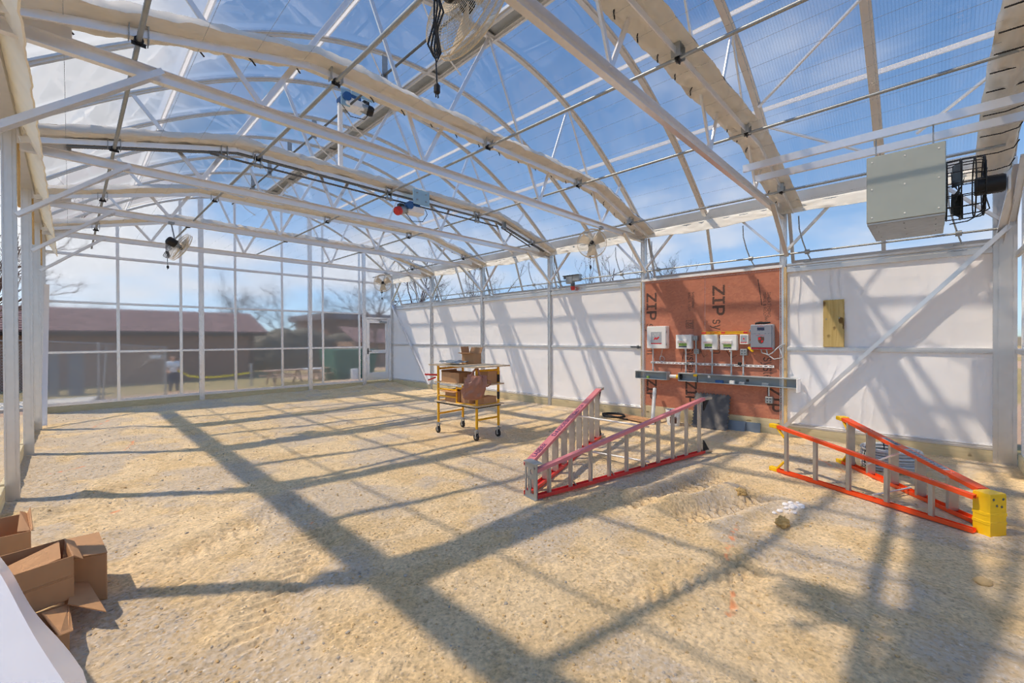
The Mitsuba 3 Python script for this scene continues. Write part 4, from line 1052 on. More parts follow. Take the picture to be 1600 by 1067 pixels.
red = thing('stepladder', 'faded red fibreglass stepladder with bare metal top lying open on its side', 'ladder', 'ladders')
A0, A1, B0, B1 = (3.60, 3.545), (6.44, 2.95), (3.63, 3.68), (6.36, 4.585)
a = rail_pair(red, A0, A1, .30, .765, 'red_fibreglass', 'faded_red', .06, 1)
b = rail_pair(red, B0, B1, .335, .80, 'red_fibreglass', 'faded_red', .085, 1)
for q, wd, n in ((a, .045, 10), (b, .075, 9)):
    for i in range(n):
        s = .06 + .90 * i / (n - 1)
        lo, hi = q[0] * (1 - s) + q[1] * s, q[2] * (1 - s) + q[3] * s
        d = (q[1] - q[0])[:2]; d /= np.linalg.norm(d)
        rg = part(red, 'step', bar(lo, hi, wd, .028, (d[0], d[1], 0), .004), 'rung_aluminium')
        if i % 2 == 1:
            e = np.array([d[0], d[1], 0])
            part(rg, 'gusset', cat(bar(lo + e * .09, lo + [0, 0, .09], .02, .012, (0, 0, 1))), 'rung_aluminium')
    dd = np.array([*d, 0])
    for z, bb in ((q[1], 1), (q[3], -1)):
        v, f = extrude(Polygon([(0, 0), (.13, 0), (0, .16 * bb)]), .02)
        part(red, 'foot_bracket', xf((v, f), [dd, (0, 0, 1.0), np.cross(dd, (0, 0, 1.0))], z - dd * .03), 'black_rubber')
        part(red, 'rail_tip', bar(z - dd * .02, z + dd * .15, wd + .02, .035, (0, 0, 1), .004), 'rung_aluminium')
for s, k in ((.60, 0), (.60, 2)):
    p, q = a[k] * (1 - s) + a[k + 1] * s, b[k] * (1 - s) + b[k + 1] * s
    sgn = .05 if k == 0 else -.06
    part(red, 'spreader', bar(q + [0, 0, sgn], p + [0, 0, sgn], .03, .02, (0, 0, 1), .003), 'bright_aluminium')
capd = np.array([A0[0] - B0[0], A0[1] - B0[1], 0]); capn = capd / np.linalg.norm(capd)
P = sbox(-.145, 0, .055, .36).difference(sbox(-.125, .06, -.095, .30)).difference(Point(-.03, .27).buffer(.028)).difference(sbox(-.05, .05, .005, .20)).difference(Point(.02, .32).buffer(.012)).difference(sbox(-.085, .1, -.065, .14)).difference(sbox(-.085, .18, -.065, .22))
v, f = extrude(P, .012)
fr = np.cross(capn, (0, 0, 1.0))
o = np.array([A0[0], A0[1], gz(*A0) + .0]) - np.array([.716, -.15, 0]) * .02
part(red, 'top_cap', cat(xf((v, f), [capn, (0, 0, 1.0), np.cross(capn, (0, 0, 1.0))], o), bar(o + capn * -.145 + [0.02, 0, .36], o + capn * .055 + [.02, 0, .36], .10, .012), bar(o + capn * -.145 + [0.02, 0, .004], o + capn * .055 + [.02, 0, .004], .10, .010)), 'galvanised')
dirb = (b[3] - b[2]) / np.linalg.norm(b[3] - b[2])
sd = np.cross(dirb, (0, 0, 1.0)); sd /= np.linalg.norm(sd)
upb = np.cross(sd, dirb)
lt = [text_w(s_, .05, L_, b[2] + dirb * t_ + sd * .025 + upb * .0185, dirb, -sd, .001, True) for s_, L_, t_ in (('LADDER', .36, .15), ('DANGER', .6, .75), ('CAUTION', .45, 1.55))]
for q in lt:
    part(red, 'lettering', q, 'purple_ink')

org = thing('stepladder', 'bright orange fibreglass stepladder with yellow cap and feet lying on its side', 'ladder', 'ladders')
A0, A1, B0, B1 = (5.48, .46), (6.23, 2.03), (5.68, .40), (7.17, 1.50)
a = rail_pair(org, A0, A1, .315, .555, 'orange_fibreglass', 'orange_fibreglass', .05, 1)
b = rail_pair(org, B0, B1, .32, .585, 'orange_fibreglass', 'orange_fibreglass', .085, 1)
for q, wd, n in ((a, .04, 5), (b, .085, 5)):
    d = (q[1] - q[0])[:2]; d /= np.linalg.norm(d); dd = np.array([*d, 0])
    for i in range(n):
        s = .16 + .77 * i / (n - 1)
        lo, hi = q[0] * (1 - s) + q[1] * s, q[2] * (1 - s) + q[3] * s
        part(org, 'step', bar(lo, hi, wd, .035, dd, .004), 'rung_aluminium')
        part(org, 'rivet', cat([lathe([(.007, 0), (0, .004)], 6, hi + [0, 0, .019] + dd * o_) for o_ in (-.012, .012)]), 'bright_aluminium')
    for z, sg in ((q[1], 1), (q[3], -1)):
        part(org, 'foot', bar(z - dd * .02, z + dd * .085, wd + .02, .05, (0, 0, 1), .008), 'yellow_plastic')
        part(org, 'corner_brace', bar(z + dd * .0 + [0, 0, .01 * sg], z - dd * .10 + [0, 0, .12 * sg], wd * .7, .022, (0, 0, 1), .004), 'yellow_plastic')
for s, k, h_ in ((.42, 0, .04),):
    p, q = a[k] * (1 - s) + a[k + 1] * s, b[k] * (1 - s) + b[k + 1] * s
    part(org, 'spreader', bar(q + [0, 0, h_], p + [0, 0, h_], .02, .012, (0, 0, 1), .002), 'bright_aluminium')
p, q = a[2] * .55 + a[3] * .45, b[2] * .5 + b[3] * .5
part(org, 'spreader', bar(q - [0, 0, .06], p - [0, 0, .06], .02, .012, (0, 0, 1), .002), 'bright_aluminium')
cp = np.array([5.56, .375, 0]); cdir = np.array([.62, .78, 0]); cs = np.array([.78, -.62, 0])
P = [(-.075, -.06), (.075, -.06), (.082, -.03), (.075, .06), (-.075, .06), (-.082, -.03)]
zs = [0, .02, .022, .11, .112, .135, .137, .18, .182, .205, .207, .25, .252, .345, .36]
ins = [.006, 0, 0, 0, -.008, -.008, 0, 0, -.008, -.008, 0, 0, 0, 0, .008]
R = []
for z, i_ in zip(zs, ins):
    R.append([cp + cs * x * (1 - i_ * 6) + cdir * y * (1 - i_ * 6) + [0, 0, z + gz(5.5, .4) - .02] for x, y in P])
part(org, 'top_cap', loft(R), 'yellow_plastic', 25)
part(org, 'cap_hole', cat([lathe([(.010, 0), (.010, .003), (0, .003)], 12, cp - cdir * .059 + cs * x + [0, 0, z], -cdir) for x, z in ((-.045, .30), (.045, .30), (-.015, .25), (.03, .24))]), 'dark_steel')
dirb = (b[3] - b[2]) / np.linalg.norm(b[3] - b[2]); sd = np.cross(dirb, (0, 0, 1.0)); sd /= np.linalg.norm(sd); upb = np.cross(sd, dirb)
for t_, L_ in ((.35, .5), (.95, .22)):
    o = b[2] + dirb * t_ + upb * .0185
    lk = part(org, 'warning_label', bar(o, o + dirb * L_, .055, .001, upb), 'grey_plastic')
    part(lk, 'print', cat([bar(o + dirb * (L_ * f_) - sd * .02 + upb * .001, o + dirb * (L_ * f_) + sd * .02 + upb * .001, .012, .001, upb) for f_ in np.arange(.08, .95, .09)]), 'navy_ink')

# ---------------------------------------------------------------- the yellow scaffold cart and what it carries
K = [np.array(v) for v in ((4.762, 6.76), (5.36, 6.90), (4.79, 5.785), (5.24, 5.765))]
K = [np.array([4.76, 6.76]), np.array([5.33, 6.80]), np.array([4.79, 5.80]), np.array([5.26, 5.80])]
ct = thing('scaffold_cart', 'yellow scaffold cart on castors holding boxes beside the right wall', 'cart')
for i, p in enumerate(K):
    g = gz(*p)
    part(ct, 'post', tube([(p[0], p[1], g + .19), (p[0], p[1], 1.16)], .021, 10), 'yellow_paint', 40)
    cw = part(ct, 'castor', cat(box(p[0] - .03, p[0] + .03, p[1] - .03, p[1] + .03, g + .15, g + .165), bar((p[0] - .025, p[1], g + .155), (p[0] - .025, p[1] + .012, g + .055), .005, .03, (0, 1, 0)), bar((p[0] + .025, p[1], g + .155), (p[0] + .025, p[1] + .012, g + .055), .005, .03, (0, 1, 0)), lathe([(.014, .16), (.014, .22)], 10, (p[0], p[1], g))), 'galvanised')
    part(cw, 'wheel', lathe([(.0, -.014), (.02, -.016), (.05, -.016), (.058, -.008), (.058, .008), (.05, .016), (.02, .016), (0, .014)], 20, (p[0], p[1] + .012, g + .062), (1, 0, 0)), 'wheel_black', 40)
    part(cw, 'hub', lathe([(0, -.02), (.022, -.02), (.022, .02), (0, .02)], 12, (p[0], p[1] + .012, g + .062), (1, 0, 0)), 'bright_aluminium', 40)
V3 = lambda p, z: np.array([p[0], p[1], z])
for i, j, z in ((0, 1, 1.10), (2, 3, 1.10), (0, 1, .33), (2, 3, .33), (2, 3, .55), (0, 1, .55)):
    part(ct, 'end_rail', tube([V3(K[i], z), V3(K[j], z)], .016, 8), 'yellow_paint', 40)
mid = K[0] * .5 + K[2] * .5
for z, (p, q) in ((.76, (K[0], mid)), (.645, (K[0], mid)), (.80, (mid, K[2])), (.555, (mid, K[2]))):
    part(ct, 'side_rail', tube([V3(p, z), V3(q, z)], .015, 8), 'yellow_paint', 40)
part(ct, 'side_post', tube([V3(mid, .54), V3(mid, .82)], .016, 8), 'yellow_paint', 40)
for z, nm in ((1.155, 'top_deck'), (.86, 'shelf'), (.535, 'shelf')):
    e_ = .07 if z > 1 else .0
    part(ct, nm, box(4.73 - e_, 5.34 + e_, 5.74 - e_, 6.84 + e_, z, z + .02, .003), 'pale_deck')
part(ct, 'black_edge', cat(box(4.735, 4.765, 5.80, 6.78, .515, .535), box(4.77, 5.28, 5.76, 5.79, .515, .535)), 'black_plastic')
part(ct, 'scale_band', cat([tube([(5.26, 5.80, z), (5.26, 5.80, z + .12)], .0225, 10) for z in (.62, .90)]), 'black_plastic')


def carton(name, label, x0, x1, y0, y1, z0, z1, rot=0.0, flaps=(), open_=True, group=None, t_=.006, fl=.45, inner='cardboard_inside'):
    """An open cardboard box; flaps: (side, angle outwards in degrees from upright)."""
    k = thing(name, label, 'cardboard box', group)
    cx_, cy_ = (x0 + x1) / 2, (y0 + y1) / 2
    hx, hy = (x1 - x0) / 2, (y1 - y0) / 2
    c_, s_ = math.cos(rot), math.sin(rot)
    M = np.array([[c_, s_, 0], [-s_, c_, 0], [0, 0, 1]])
    put = lambda m: xf(m, M, (cx_, cy_, 0))
    walls = [box(-hx, hx, -hy, -hy + t_, z0, z1), box(-hx, hx, hy - t_, hy, z0, z1), box(-hx, -hx + t_, -hy, hy, z0, z1), box(hx - t_, hx, -hy, hy, z0, z1), box(-hx, hx, -hy, hy, z0, z0 + t_)]
    if not open_:
        walls.append(box(-hx, hx, -hy, hy, z1 - t_, z1))
    part(k, 'body', put(cat(walls)), 'cardboard')
    for side, ang in flaps:
        q = math.radians(ang)
        L = fl * 2 * (hy if side in '-x+x' and side[1] == 'x' else hx)
        L = fl * 2 * min(hx, hy)
        n_ = {'-x': (-1, 0), '+x': (1, 0), '-y': (0, -1), '+y': (0, 1)}[side]
        base = np.array([n_[0] * hx, n_[1] * hy, z1])
        tip = base + np.array([n_[0] * math.sin(q), n_[1] * math.sin(q), math.cos(q)]) * L
        wd = 2 * (hy if n_[0] else hx)
        mm = bar(base, tip, wd, t_, (n_[0] * -math.cos(q), n_[1] * -math.cos(q), math.sin(q)) if abs(math.sin(q)) < .999 else (0, 0, 1))
        part(k, 'flap', put(mm), 'cardboard')
    return k


CB = 'boxes on the scaffold cart'
carton('cardboard_box', 'open tan box with raised flap on the top deck of the cart', 5.08, 5.32, 6.28, 6.52, 1.175, 1.35, .3, (('+y', 10), ('-x', 80), ('+x', 30)), group=CB, fl=.5)
carton('cardboard_box', 'wide brown box with torn rim on the middle shelf of the cart', 4.76, 5.10, 6.22, 6.66, .88, 1.05, .05, (('+y', 12),), group=CB, fl=.1)
carton('cardboard_box', 'brown box on the middle shelf behind the paper bag', 5.0, 5.3, 5.80, 6.05, .88, 1.08, .1, (), False, group=CB)
carton('cardboard_box', 'small pale box with white label at the right end of the middle shelf', 4.86, 5.2, 6.05, 6.22, .88, .98, -.05, (), False, group=CB)
carton('cardboard_box', 'dark brown box on the lowest shelf of the cart at the left', 4.80, 5.15, 6.25, 6.62, .556, .75, .02, (('-x', 100),), group=CB, fl=.3)
carton('cardboard_box', 'low flat box at the right end of the lowest shelf', 4.93, 5.22, 5.80, 6.0, .556, .67, .05, (), False, group=CB)
carton('cardboard_box', 'brown box in the middle of the lowest shelf beside the yellow gate', 4.82, 5.15, 6.02, 6.23, .556, .78, .0, (), group=CB)
# crumpled brown bag tied to the near corner post
th = np.linspace(0, 2 * np.pi, 33)[:-1]
R = []
sx, sd_ = np.array([.7, -.716, 0]), np.array([.716, .7, 0])
zk = [.655, .665, .70, .76, .84, .92, .98, 1.02, 1.035]
for z in np.concatenate([[.655, .66], np.linspace(.67, 1.035, 22)]):
    r = np.interp(z, zk, [.03, .10, .14, .165, .175, .165, .145, .125, .11]); o = np.interp(z, [.65, .8, 1.04], [-.06, -.03, .015])
    w_ = meshkit.fbm(np.stack([np.cos(th) * 3.4, np.sin(th) * 3.4, th * 0 + z * 9], -1), 3, 4) - .5
    v_ = np.abs(np.sin(th * 4 + z * 6 + 3 * w_)) - .5
    rr = r * (1 + .9 * w_ + .10 * v_)
    R.append(np.array([4.77, 5.79, z]) + (o + rr * np.cos(th))[:, None] * sx + (-.06 + rr * .55 * np.sin(th))[:, None] * sd_ + (.09 * w_ * (z - .6) * 3)[:, None] * np.array([0, 0, 1.0]))
bg = thing('plastic_bag', 'crumpled brown plastic bag hanging on the near post of the cart', 'bag')
part(bg, 'sack', loft(R), 'brown_bag', 35)
part(bg, 'handle', cat(tube([np.array([4.74, 5.76, 0]) + sx * a_ + [0, 0, z_] for a_, z_ in ((-.09, 1.0), (-.05, 1.08), (.0, 1.145), (.03, 1.13))], [.03, .018, .014, .014], 6), tube([np.array([4.74, 5.76, 0]) + sx * a_ + [0, 0, z_] for a_, z_ in ((.06, 1.0), (.05, 1.08), (.03, 1.145))], [.026, .016, .014], 6), tube([np.array([4.74, 5.75, 0]) + sx * a_ + [0, 0, z_] for a_, z_ in ((.12, .93), (.17, .96), (.22, .95), (.22, .90), (.16, .86))], .012, 6)), 'brown_bag', 40)
t = thing('spring_clamp', 'orange red clamp gripping the left post of the cart', 'clamp')
part(t, 'jaw', cat(bar((4.76, 6.78, .99), (4.60, 6.93, 1.0), .02, .03, (0, 0, 1), .006), bar((4.74, 6.80, .95), (4.64, 6.90, .90), .02, .025, (0, 0, 1), .006)), 'red_plastic')
th = np.linspace(0, 1, 14)
PP = np.stack(np.meshgrid(th, th, indexing='ij'), -1)
solid('plastic_sheet', 'crumpled clear blue grey plastic lying on the top deck of the cart', 'plastic sheet', sheet(np.stack([4.76 + .26 * PP[..., 0], 6.25 + .5 * PP[..., 1], 1.185 + .07 * meshkit.fbm(np.stack([PP[..., 0] * 4, PP[..., 1] * 6, PP[..., 0] * 0], -1), 3, 3)], -1), (0, 0, .003)), 'steel_blue_sheet', 40)

# ---------------------------------------------------------------- cardboard and wrapped panels at the lower left
LB = 'empty cartons at the left column'
def hexbox(tops, zb, skip_top=True, t_=.006):
    """Walls and bottom of a carton over four top corners (in order round the rim)."""
    C = np.array(tops, float); c = C.mean(0)
    ms = []
    for i in range(4):
        p, q = C[i], C[(i + 1) % 4]
        d = q - p; L = np.linalg.norm(d[:2]); n = np.array([d[1], -d[0], 0]) / L
        n = n if n @ (c - p) > 0 else -n
        ms.append(sheet(np.array([[[p[0], p[1], zb], [q[0], q[1], zb]], [p, q]]), n * t_))
    D = C.copy(); D[:, 2] = zb
    ms.append(sheet(np.array([[D[0], D[1]], [D[3], D[2]]]), (0, 0, t_)))
    if not skip_top:
        ms.append(sheet(np.array([[C[0], C[1]], [C[3], C[2]]]), (0, 0, t_)))
    return cat(ms)


def quad(a_, b_, c_, d__, t_=.005):
    P = np.array([[a_, b_], [d__, c_]], float)
    n = np.cross(P[0, 1] - P[0, 0], P[1, 0] - P[0, 0]); n /= np.linalg.norm(n)
    return sheet(P, n * t_)


k = thing('empty_carton', 'open empty carton at the left edge before the nearest column', 'cardboard box', LB)
part(k, 'body', hexbox([(-.20, 5.20, .28), (.165, 5.20, .28), (.125, 5.70, .28), (-.22, 5.68, .28)], .03), 'cardboard')
part(k, 'flap', quad((.165, 5.21, .28), (.125, 5.70, .28), (.139, 5.70, .32), (.172, 5.21, .29)), 'cardboard')
part(k, 'inner_flap', quad((.10, 5.22, .285), (.16, 5.21, .28), (.12, 5.69, .28), (.09, 5.66, .31)), 'cardboard_inside')
k = thing('empty_carton', 'big open carton resting on top of the other cartons', 'cardboard box', LB)
part(k, 'body', hexbox([(.12, 4.16, .37), (.371, 4.235, .37), (.336, 4.58, .37), (.06, 4.53, .37)], .13), 'cardboard')
part(k, 'flap', quad((.371, 4.24, .37), (.336, 4.57, .37), (.375, 4.60, .335), (.41, 4.26, .33)), 'cardboard')
part(k, 'inner_flap', quad((.14, 4.19, .345), (.32, 4.26, .36), (.31, 4.52, .375), (.11, 4.42, .335)), 'cardboard')
part(k, 'tape', quad((.145, 4.167, .25), (.370, 4.234, .25), (.370, 4.234, .265), (.145, 4.167, .265), .001), 'cardboard_inside')
k = thing('empty_carton', 'closed carton with sunlit top behind the big open carton', 'cardboard box', LB)
part(k, 'body', hexbox([(.33, 4.43, .28), (.514, 4.372, .28), (.49, 4.76, .28), (.33, 4.76, .28)], .0, False), 'cardboard')
part(k, 'lid', quad((.325, 4.42, .292), (.517, 4.366, .288), (.492, 4.77, .296), (.325, 4.77, .298)), 'cardboard')
k = thing('empty_carton', 'low carton with two bent flaps under the big open carton', 'cardboard box', LB)
part(k, 'body', hexbox([(.14, 3.86, .12), (.352, 3.87, .12), (.352, 4.20, .12), (.14, 4.20, .12)], .0), 'cardboard')
part(k, 'flap', quad((.249, 4.10, .155), (.351, 4.20, .115), (.366, 3.88, .11), (.318, 3.76, .165)), 'cardboard')
part(k, 'flap', quad((.365, 4.45, .15), (.43, 4.42, .13), (.495, 3.99, .10), (.346, 4.15, .14)), 'cardboard')
d_ = np.array([.197, -.98, 0]); n_ = np.array([-.98, -.197, 0])
o_ = np.array([.382, 2.74, 0.0])
prof = [(0, .02), (0, .50), (.105, .70), (.30, .80), (.34, .80), (.34, .02)]
sk = [0, 0, -.7, -.75, -.75, -.75]
R = [[o_ - d_ * (s + k_ * (1 - s / 1.75)) + n_ * (x + .006 * math.sin(s * 5 + z * 9)) + [0, 0, z + .004 * math.sin(s * 8)] for (x, z), k_ in zip(prof, sk)] for s in np.linspace(0, 1.75, 24)]
pk = thing('wrapped_panels', 'stack of panels wrapped in white film in the bottom left corner', 'panel stack')
part(pk, 'wrapping', loft(R), 'white_film', 12)

# ---------------------------------------------------------------- outside
def tree(label, x, y, h, seed, m_='bark', cat_='tree', z0=None, group='bare trees', lean=.0, spread=.5, depth=6):
    r = np.random.default_rng(seed)
    z0 = float(ozy(y)) if z0 is None else z0
    segs = []

    def grow(p, d, L, rad, lv):
        pts = [p]
        n = 4 if lv < 3 else 3
        for _ in range(n):
            d = d + r.normal(0, .12, 3) + [0, 0, .05]; d = d / np.linalg.norm(d)
            pts.append(pts[-1] + d * L / n)
        segs.append(tube(pts, np.linspace(rad, rad * .6, n + 1), 5 if lv < 2 else 3, caps=False)) if rad > .0 else None
        if lv >= depth:
            return
        for _ in range(int(r.integers(2, 4)) + (lv == 0) * 3):
            i = int(r.integers(1, n + 1)) if lv else int(r.integers(2, n + 1))
            e = d + r.normal(0, spread, 3); e[2] = abs(e[2]) * .8 + .1
            grow(pts[i], e / np.linalg.norm(e), L * r.uniform(.6, .8), max(rad * .58, .006), lv + 1)
    grow(np.array([x, y, z0]), np.array([lean, 0, 1.0]), h * .33, h * .012, 0)
    return solid(name_tree, label, cat_, cat(segs), m_, False, group)


name_tree = 'bare_tree'
for i, (x, y, h, lab) in enumerate(((16.5, 25.5, 6.2, 'bare tree with dark twisted branches above the right wall near the far corner'), (19.5, 36, 7.5, 'pale bare tree behind the twisted one beyond the right wall'), (22, 27, 6.6, 'thin upright bare tree above the middle of the right wall'),
                                (24, 16.5, 5.6, 'bare tree above the white wall left of the red board'), (26, 13.6, 5.8, 'bare tree whose crown stands over the top left of the red board'), (27, 10.6, 4.8, 'low bare tree whose twigs show over the middle of the red board'))):
    tree(lab, x, y, h * 1.7, 30 + i, 'dark_bark' if i == 0 else 'bark', z0=-.6)
for i, (x, y, h, lab) in enumerate(((-1.35, 20.5, 7.5, 'bare tree left of the nearest column'), (-2.6, 28, 9, 'bare tree at the left edge behind the fence'), (1.2, 46, 8.5, 'blurred bare tree behind the left end of the brown roof'), (6.5, 48, 9, 'blurred bare tree behind the middle of the brown roof'), (13, 50, 10, 'blurred bare tree right of the brown roof'),
                                (17.5, 52, 11, 'blurred tall bare tree in the middle of the far wall'), (21, 50, 10, 'blurred bare tree left of the grey flat building'), (26, 56, 10, 'blurred bare tree behind the grey flat building'))):
    tree(lab, x, y, h, 60 + i, 'bark', depth=6, spread=.5)
mat('hedge_leaf', wear(lin('6f6a5c'), 2.0, .3), 0.95)
th, ph = np.meshgrid(np.linspace(0, 2 * np.pi, 40), np.linspace(0, np.pi / 2, 14), indexing='ij')
for i, (x, y, rx, h, lab) in enumerate(((14.5, 44, 5.5, 3.6, 'dark thicket of shrubs right of the brown roofed house'), (21, 46, 5, 3.0, 'brown thicket of shrubs before the grey flat building'))):
    n = meshkit.fbm(np.stack([np.cos(th) * np.sin(ph) * 3, np.sin(th) * np.sin(ph) * 3, np.cos(ph) * 3 + i * 5], -1), 4, 12)
    rr = .75 + .5 * n
    solid('thicket', lab, 'shrubs', sheet(np.stack([x + rx * rr * np.cos(th) * np.sin(ph), y + 2.2 * rr * np.sin(th) * np.sin(ph), -1 + h * rr * np.cos(ph)], -1)), 'hedge_leaf', True)

hs = thing('house', 'low brown brick house with a long brown shingled roof beyond the far wall', 'house')
part(hs, 'wall', box(-12, 9.2, 34.2, 40, -1.1, 2.0), 'brick_brown')
part(hs, 'fascia', box(-12.6, 9.85, 33.7, 34.0, 1.92, 2.18), 'fascia')
P = np.array([[[-12.7, 33.65, 2.15], [9.95, 33.65, 2.15]], [[-12.7, 38, 3.62], [9.95, 38, 3.62]], [[-12.7, 42.3, 2.15], [9.95, 42.3, 2.15]]])
rf = part(hs, 'roof', sheet(P, (0, 0, -.06)), 'shingles')
rowm = []
for i in range(11):
    t0, t1 = i / 11, (i + 1.08) / 11
    part(rf, 'shingle_course', sheet(np.array([[[-12.7, 33.65 + 4.35 * t0, 2.16 + 1.47 * t0 + .03], [9.95, 33.65 + 4.35 * t0, 2.16 + 1.47 * t0 + .03]], [[-12.7, 33.65 + 4.35 * t1, 2.16 + 1.47 * t1], [9.95, 33.65 + 4.35 * t1, 2.16 + 1.47 * t1]]]), (0, 0, -.03)), 'shingles')
part(hs, 'soffit', box(-12.6, 9.85, 34.0, 34.2, 1.90, 1.95), 'fascia')
part(hs, 'downpipe', box(9.0, 9.1, 34.08, 34.2, -1, 1.9), 'fascia')
solid('wall_sign', 'small white sign on the brown brick house wall', 'sign', box(3.68, 4.16, 34.12, 34.2, .52, .74, .01), 'white_paint')
h2 = thing('flat_building', 'grey flat roofed building far beyond the far door', 'building')
part(h2, 'wall', box(21.5, 48, 51, 62, -1, 4.0), 'brick_brown')
part(h2, 'roof', box(20.9, 49, 50.4, 63, 4.0, 4.75), 'grey_roof')
h3 = thing('lean_to', 'low red brown sloping roof seen through the far wall beside the door', 'building')
part(h3, 'wall', box(19, 29, 38.5, 44, -1, 1.4), 'house_tan')
part(h3, 'roof', sheet(np.array([[[18.4, 38.0, 1.4], [30, 38.0, 1.0]], [[18.4, 41.5, 2.9], [30, 41.5, 2.4]]]), (0, 0, -.1)), 'shingles')
for i, (x0, x1, z0, z1, lab) in enumerate(((-.34, .0, -.85, .95, 'narrow grey blue utility cabinet by the house wall at the left'), (.27, .80, -.85, 1.0, 'wide grey blue utility cabinet by the house wall at the left'))):
    t = thing('utility_cabinet', lab, 'cabinet', 'utility cabinets')
    part(t, 'case', box(x0, x1, 28.8, 29.3, z0 - .1, z1, .02), 'bin_grey')
    part(t, 'lid', box(x0 - .02, x1 + .02, 28.75, 29.35, z1, z1 + .04, .01), 'bin_grey')
dm = thing('skip', 'green metal skip outside beside the far door', 'skip')
part(dm, 'body', loft([[(11.6, 26.4, -.9), (13.9, 26.4, -.9), (13.9, 28.2, -.9), (11.6, 28.2, -.9)], [(11.3, 26.2, 1.0), (14.2, 26.2, 1.0), (14.2, 28.4, 1.0), (11.3, 28.4, 1.0)]]), 'green_paint')
part(dm, 'rib', cat([box(x - .04, x + .04, 26.18, 26.30, -.8, .95) for x in (11.9, 12.6, 13.3)]), 'green_paint')
solid('white_drum', 'white drum outside before the green skip', 'drum', lathe([(0, 0), (.2, 0), (.21, .05), (.21, .62), (.19, .65), (0, .65)], 20, (12.2, 25.4, -.78)), 'pipe_white', 40)
for i, (x, y, L, lab) in enumerate(((8.2, 26.5, 2.6, 'long white bench table outside at the centre of the far wall'), (10.6, 27.2, 2.4, 'pale picnic table outside left of the green skip'), (7.1, 24.2, 1.9, 'weathered picnic table outside beyond the middle posts'))):
    z = float(ozy(y))
    t = thing('picnic_table', lab, 'table', 'picnic tables outside')
    part(t, 'tabletop', box(x, x + L, y, y + .75, z + .70, z + .75, .01), 'pipe_white' if i == 0 else 'house_tan')
    for s in (-.45, .95):
        part(t, 'bench', box(x, x + L, y + s, y + s + .25, z + .42, z + .46, .01), 'house_tan')
    for q in (x + .3, x + L - .3):
        part(t, 'leg', cat(bar((q, y - .3, z), (q, y + .25, z + .7), .08, .05), bar((q, y + 1.05, z), (q, y + .5, z + .7), .08, .05)), 'house_tan')
cs_ = thing('concrete_slab', 'pale concrete slab outside the left end of the far wall', 'slab')
part(cs_, 'slab', box(-1.9, .95, 19.2, 24.4, -.75, -.28, .02), 'concrete') if False else part(cs_, 'slab', loft([[(-2.2, 18.4, -.36), (.72, 19.0, -.39), (.72, 19.0, -.27), (-2.2, 18.4, -.24)], [(-2.0, 24.6, -.74), (1.12, 24.6, -.74), (1.12, 24.6, -.60), (-2.0, 24.6, -.60)]]), 'concrete')

# chain link fence
fc = thing('chain_link_fence', 'chain link fence outside at the left beyond the far wall', 'fence')
fx = [-4.0, -2.3, -.6, 1.0, 2.69]
ft = lambda x: 1.62 - .26 * np.clip(x / 2.69, -1, 1) if x > 0 else 1.62
for x in fx:
    part(fc, 'post', tube([(x, 20, float(ozy(20)) - .1), (x, 20, ft(x) + .04)], .03, 8), 'fence_wire', 40)
part(fc, 'top_rail', tube([(x, 20, ft(x)) for x in fx], .022, 6), 'fence_wire', 40)
m = []
zb = float(ozy(20))
for x in np.arange(-6, 4.5, .085):
    for s in (-1, 1):
        L = 1.95
        xa, xb = max(min(x, 2.69), -4), max(min(x + s * L, 2.69), -4)
        if abs(xa - xb) < .02:
            continue
        ta, tb = (xa - x) / (s * L), (xb - x) / (s * L)
        m.append(tube([(xa, 20 + .004 * s, zb + L * ta), (xb, 20 + .004 * s, min(zb + L * tb, ft(xb)))], .0035, 3, caps=False))
fm = part(fc, 'mesh', cat(m), 'fence_wire')
labels[fm] = {'kind': 'stuff', 'label': 'woven wire mesh'}
solid('marker_pole', 'thin leaning grey pole outside in front of the brick house', 'pole', tube([(1.0, 18, -.35), (1.1, 18, 1.42)], .025, 6), 'fence_wire', 40)
solid('marker_post', 'short grey post outside at the right end of the yellow tape', 'post', tube([(6.64, 25, -.85), (6.64, 25, .45)], .06, 8), 'fence_wire', 40)
pts = [(3.72, 24.95, .22), (4.1, 24.97, -.05), (4.55, 25, -.15), (5.2, 25, -.18), (5.7, 25, -.15), (6.2, 25, -.10), (6.6, 25, -.06)]
pts = np.array(pts)
solid('barrier_tape', 'yellow barrier tape sagging outside beyond the far wall', 'tape', sheet(np.stack([pts, pts + [0, 0, .09]], 1), (0, .004, 0)), 'tape_yellow')

# a person outside, beyond the hazy sheet, holding the tape
def limbs(chain):
    out = []
    for (p, rp), (q, rq) in chain:
        out.append(trimesh.convex.convex_hull(np.vstack([iv * rp + np.array(p), iv * rq + np.array(q)])))
    return out


import manifold3d as m3d
def body_mesh(chain, edge=.03, it=8):
    M = m3d.Manifold()
    for h in limbs(chain):
        M = M + m3d.Manifold(m3d.Mesh(np.array(h.vertices, np.float32), np.array(h.faces, np.uint32)))
    M = M.refine_to_length(edge)
    q = M.to_mesh()
    tm = trimesh.Trimesh(q.vert_properties[:, :3], q.tri_verts, process=True)
    trimesh.smoothing.filter_taubin(tm, .5, .53, it)
    return np.array(tm.vertices), np.array(tm.faces)


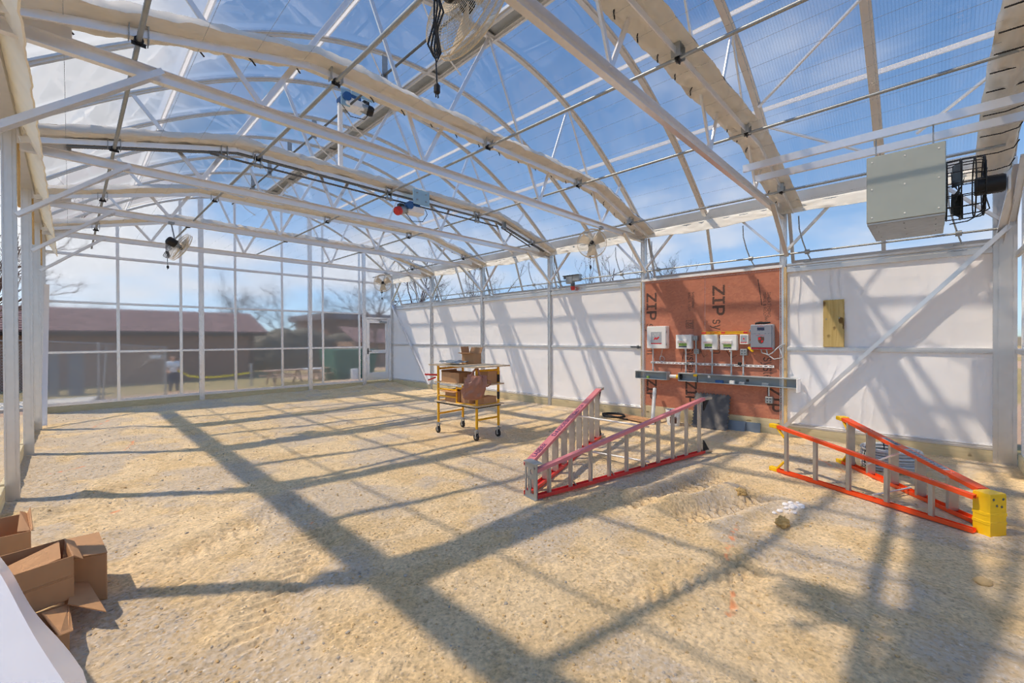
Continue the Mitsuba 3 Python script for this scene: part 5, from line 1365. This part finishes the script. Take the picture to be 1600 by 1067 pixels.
px, py, pz = 3.58, 25.05, float(ozy(25.05))
H = lambda x, y, z: (px + x, py + y, pz + z)
hipL, hipR = (H(-.09, 0, .84), .10), (H(.09, 0, .84), .10)
J = dict(pel=(H(0, 0, .90), .13), waist=(H(0, -.01, 1.05), .125), chest=(H(-.01, -.02, 1.25), .145), neck=(H(-.01, -.03, 1.42), .055), head=(H(-.02, -.05, 1.53), .085), crown=(H(-.02, -.03, 1.58), .092), kneeL=(H(-.10, -.06, .47), .062), kneeR=(H(.12, -.02, .47), .062), ankL=(H(-.12, .02, .07), .04),
         ankR=(H(.14, .04, .07), .04), toeL=(H(-.13, -.13, .035), .035), toeR=(H(.16, -.11, .035), .035), shL=(H(-.18, -.02, 1.34), .065), shR=(H(.17, -.02, 1.34), .065), elL=(H(-.27, -.06, 1.10), .045), elR=(H(.22, -.12, 1.11), .045), wrL=(H(-.22, -.22, .95), .032), wrR=(H(.13, -.26, 1.04), .032),
         hL=(H(-.20, -.29, .92), .035), hR=(H(.13, -.33, 1.05), .035))
E_ = [('pel', 'waist'), ('waist', 'chest'), ('chest', 'neck'), ('neck', 'head'), ('head', 'crown'), ('chest', 'shL'), ('chest', 'shR'), ('shL', 'elL'), ('shR', 'elR'), ('elL', 'wrL'), ('elR', 'wrR'), ('wrL', 'hL'), ('wrR', 'hR'), ('kneeL', 'ankL'), ('kneeR', 'ankR'), ('ankL', 'toeL'), ('ankR', 'toeR')]
chain = [(J[a_], J[b_]) for a_, b_ in E_] + [(hipL, J['kneeL']), (hipR, J['kneeR']), (J['pel'], hipL), (J['pel'], hipR)]
for hk_, sgn in (('hL', -1), ('hR', 1)):
    c_ = np.array(J[hk_][0])
    for i, dx in enumerate((-.028, -.009, .009, .028)):
        chain.append(((tuple(c_ + [dx, -.02, .0]), .010), (tuple(c_ + [dx * 1.1, -.065 + .008 * abs(i - 1.5), -.025]), .008)))
    chain.append(((tuple(c_ + [.03 * -sgn, 0, .01]), .011), (tuple(c_ + [.05 * -sgn, -.03, .03]), .009)))
nose = np.array(H(-.02, -.145, 1.54))
chain.append(((tuple(nose + [0, .03, .02]), .012), (tuple(nose), .014)))
pk = thing('person', 'person in a pale shirt and dark trousers standing outside beyond the far wall', 'person')
part(pk, 'body', body_mesh(chain, .025, 4), 'skin', True)
g = lambda k, e=.018: (J[k][0], J[k][1] + e)
part(pk, 'shirt', body_mesh([(g('pel', .012), g('waist')), (g('waist'), g('chest')), (g('chest'), g('shL')), (g('chest'), g('shR')), (g('shL'), (tuple(np.array(J['shL'][0]) * .3 + np.array(J['elL'][0]) * .7), .062)), (g('shR'), (tuple(np.array(J['shR'][0]) * .3 + np.array(J['elR'][0]) * .7), .062))]), 'shirt', True)
part(pk, 'trousers', body_mesh([(g('pel'), (hipL[0], .118)), (g('pel'), (hipR[0], .118)), ((hipL[0], .118), g('kneeL')), ((hipR[0], .118), g('kneeR')), (g('kneeL'), (J['ankL'][0], .062)), (g('kneeR'), (J['ankR'][0], .062))]), 'jeans', True)
part(pk, 'hair', body_mesh([((H(-.02, -.015, 1.60), .092), (H(-.02, .0, 1.55), .088))]), 'hair', True)
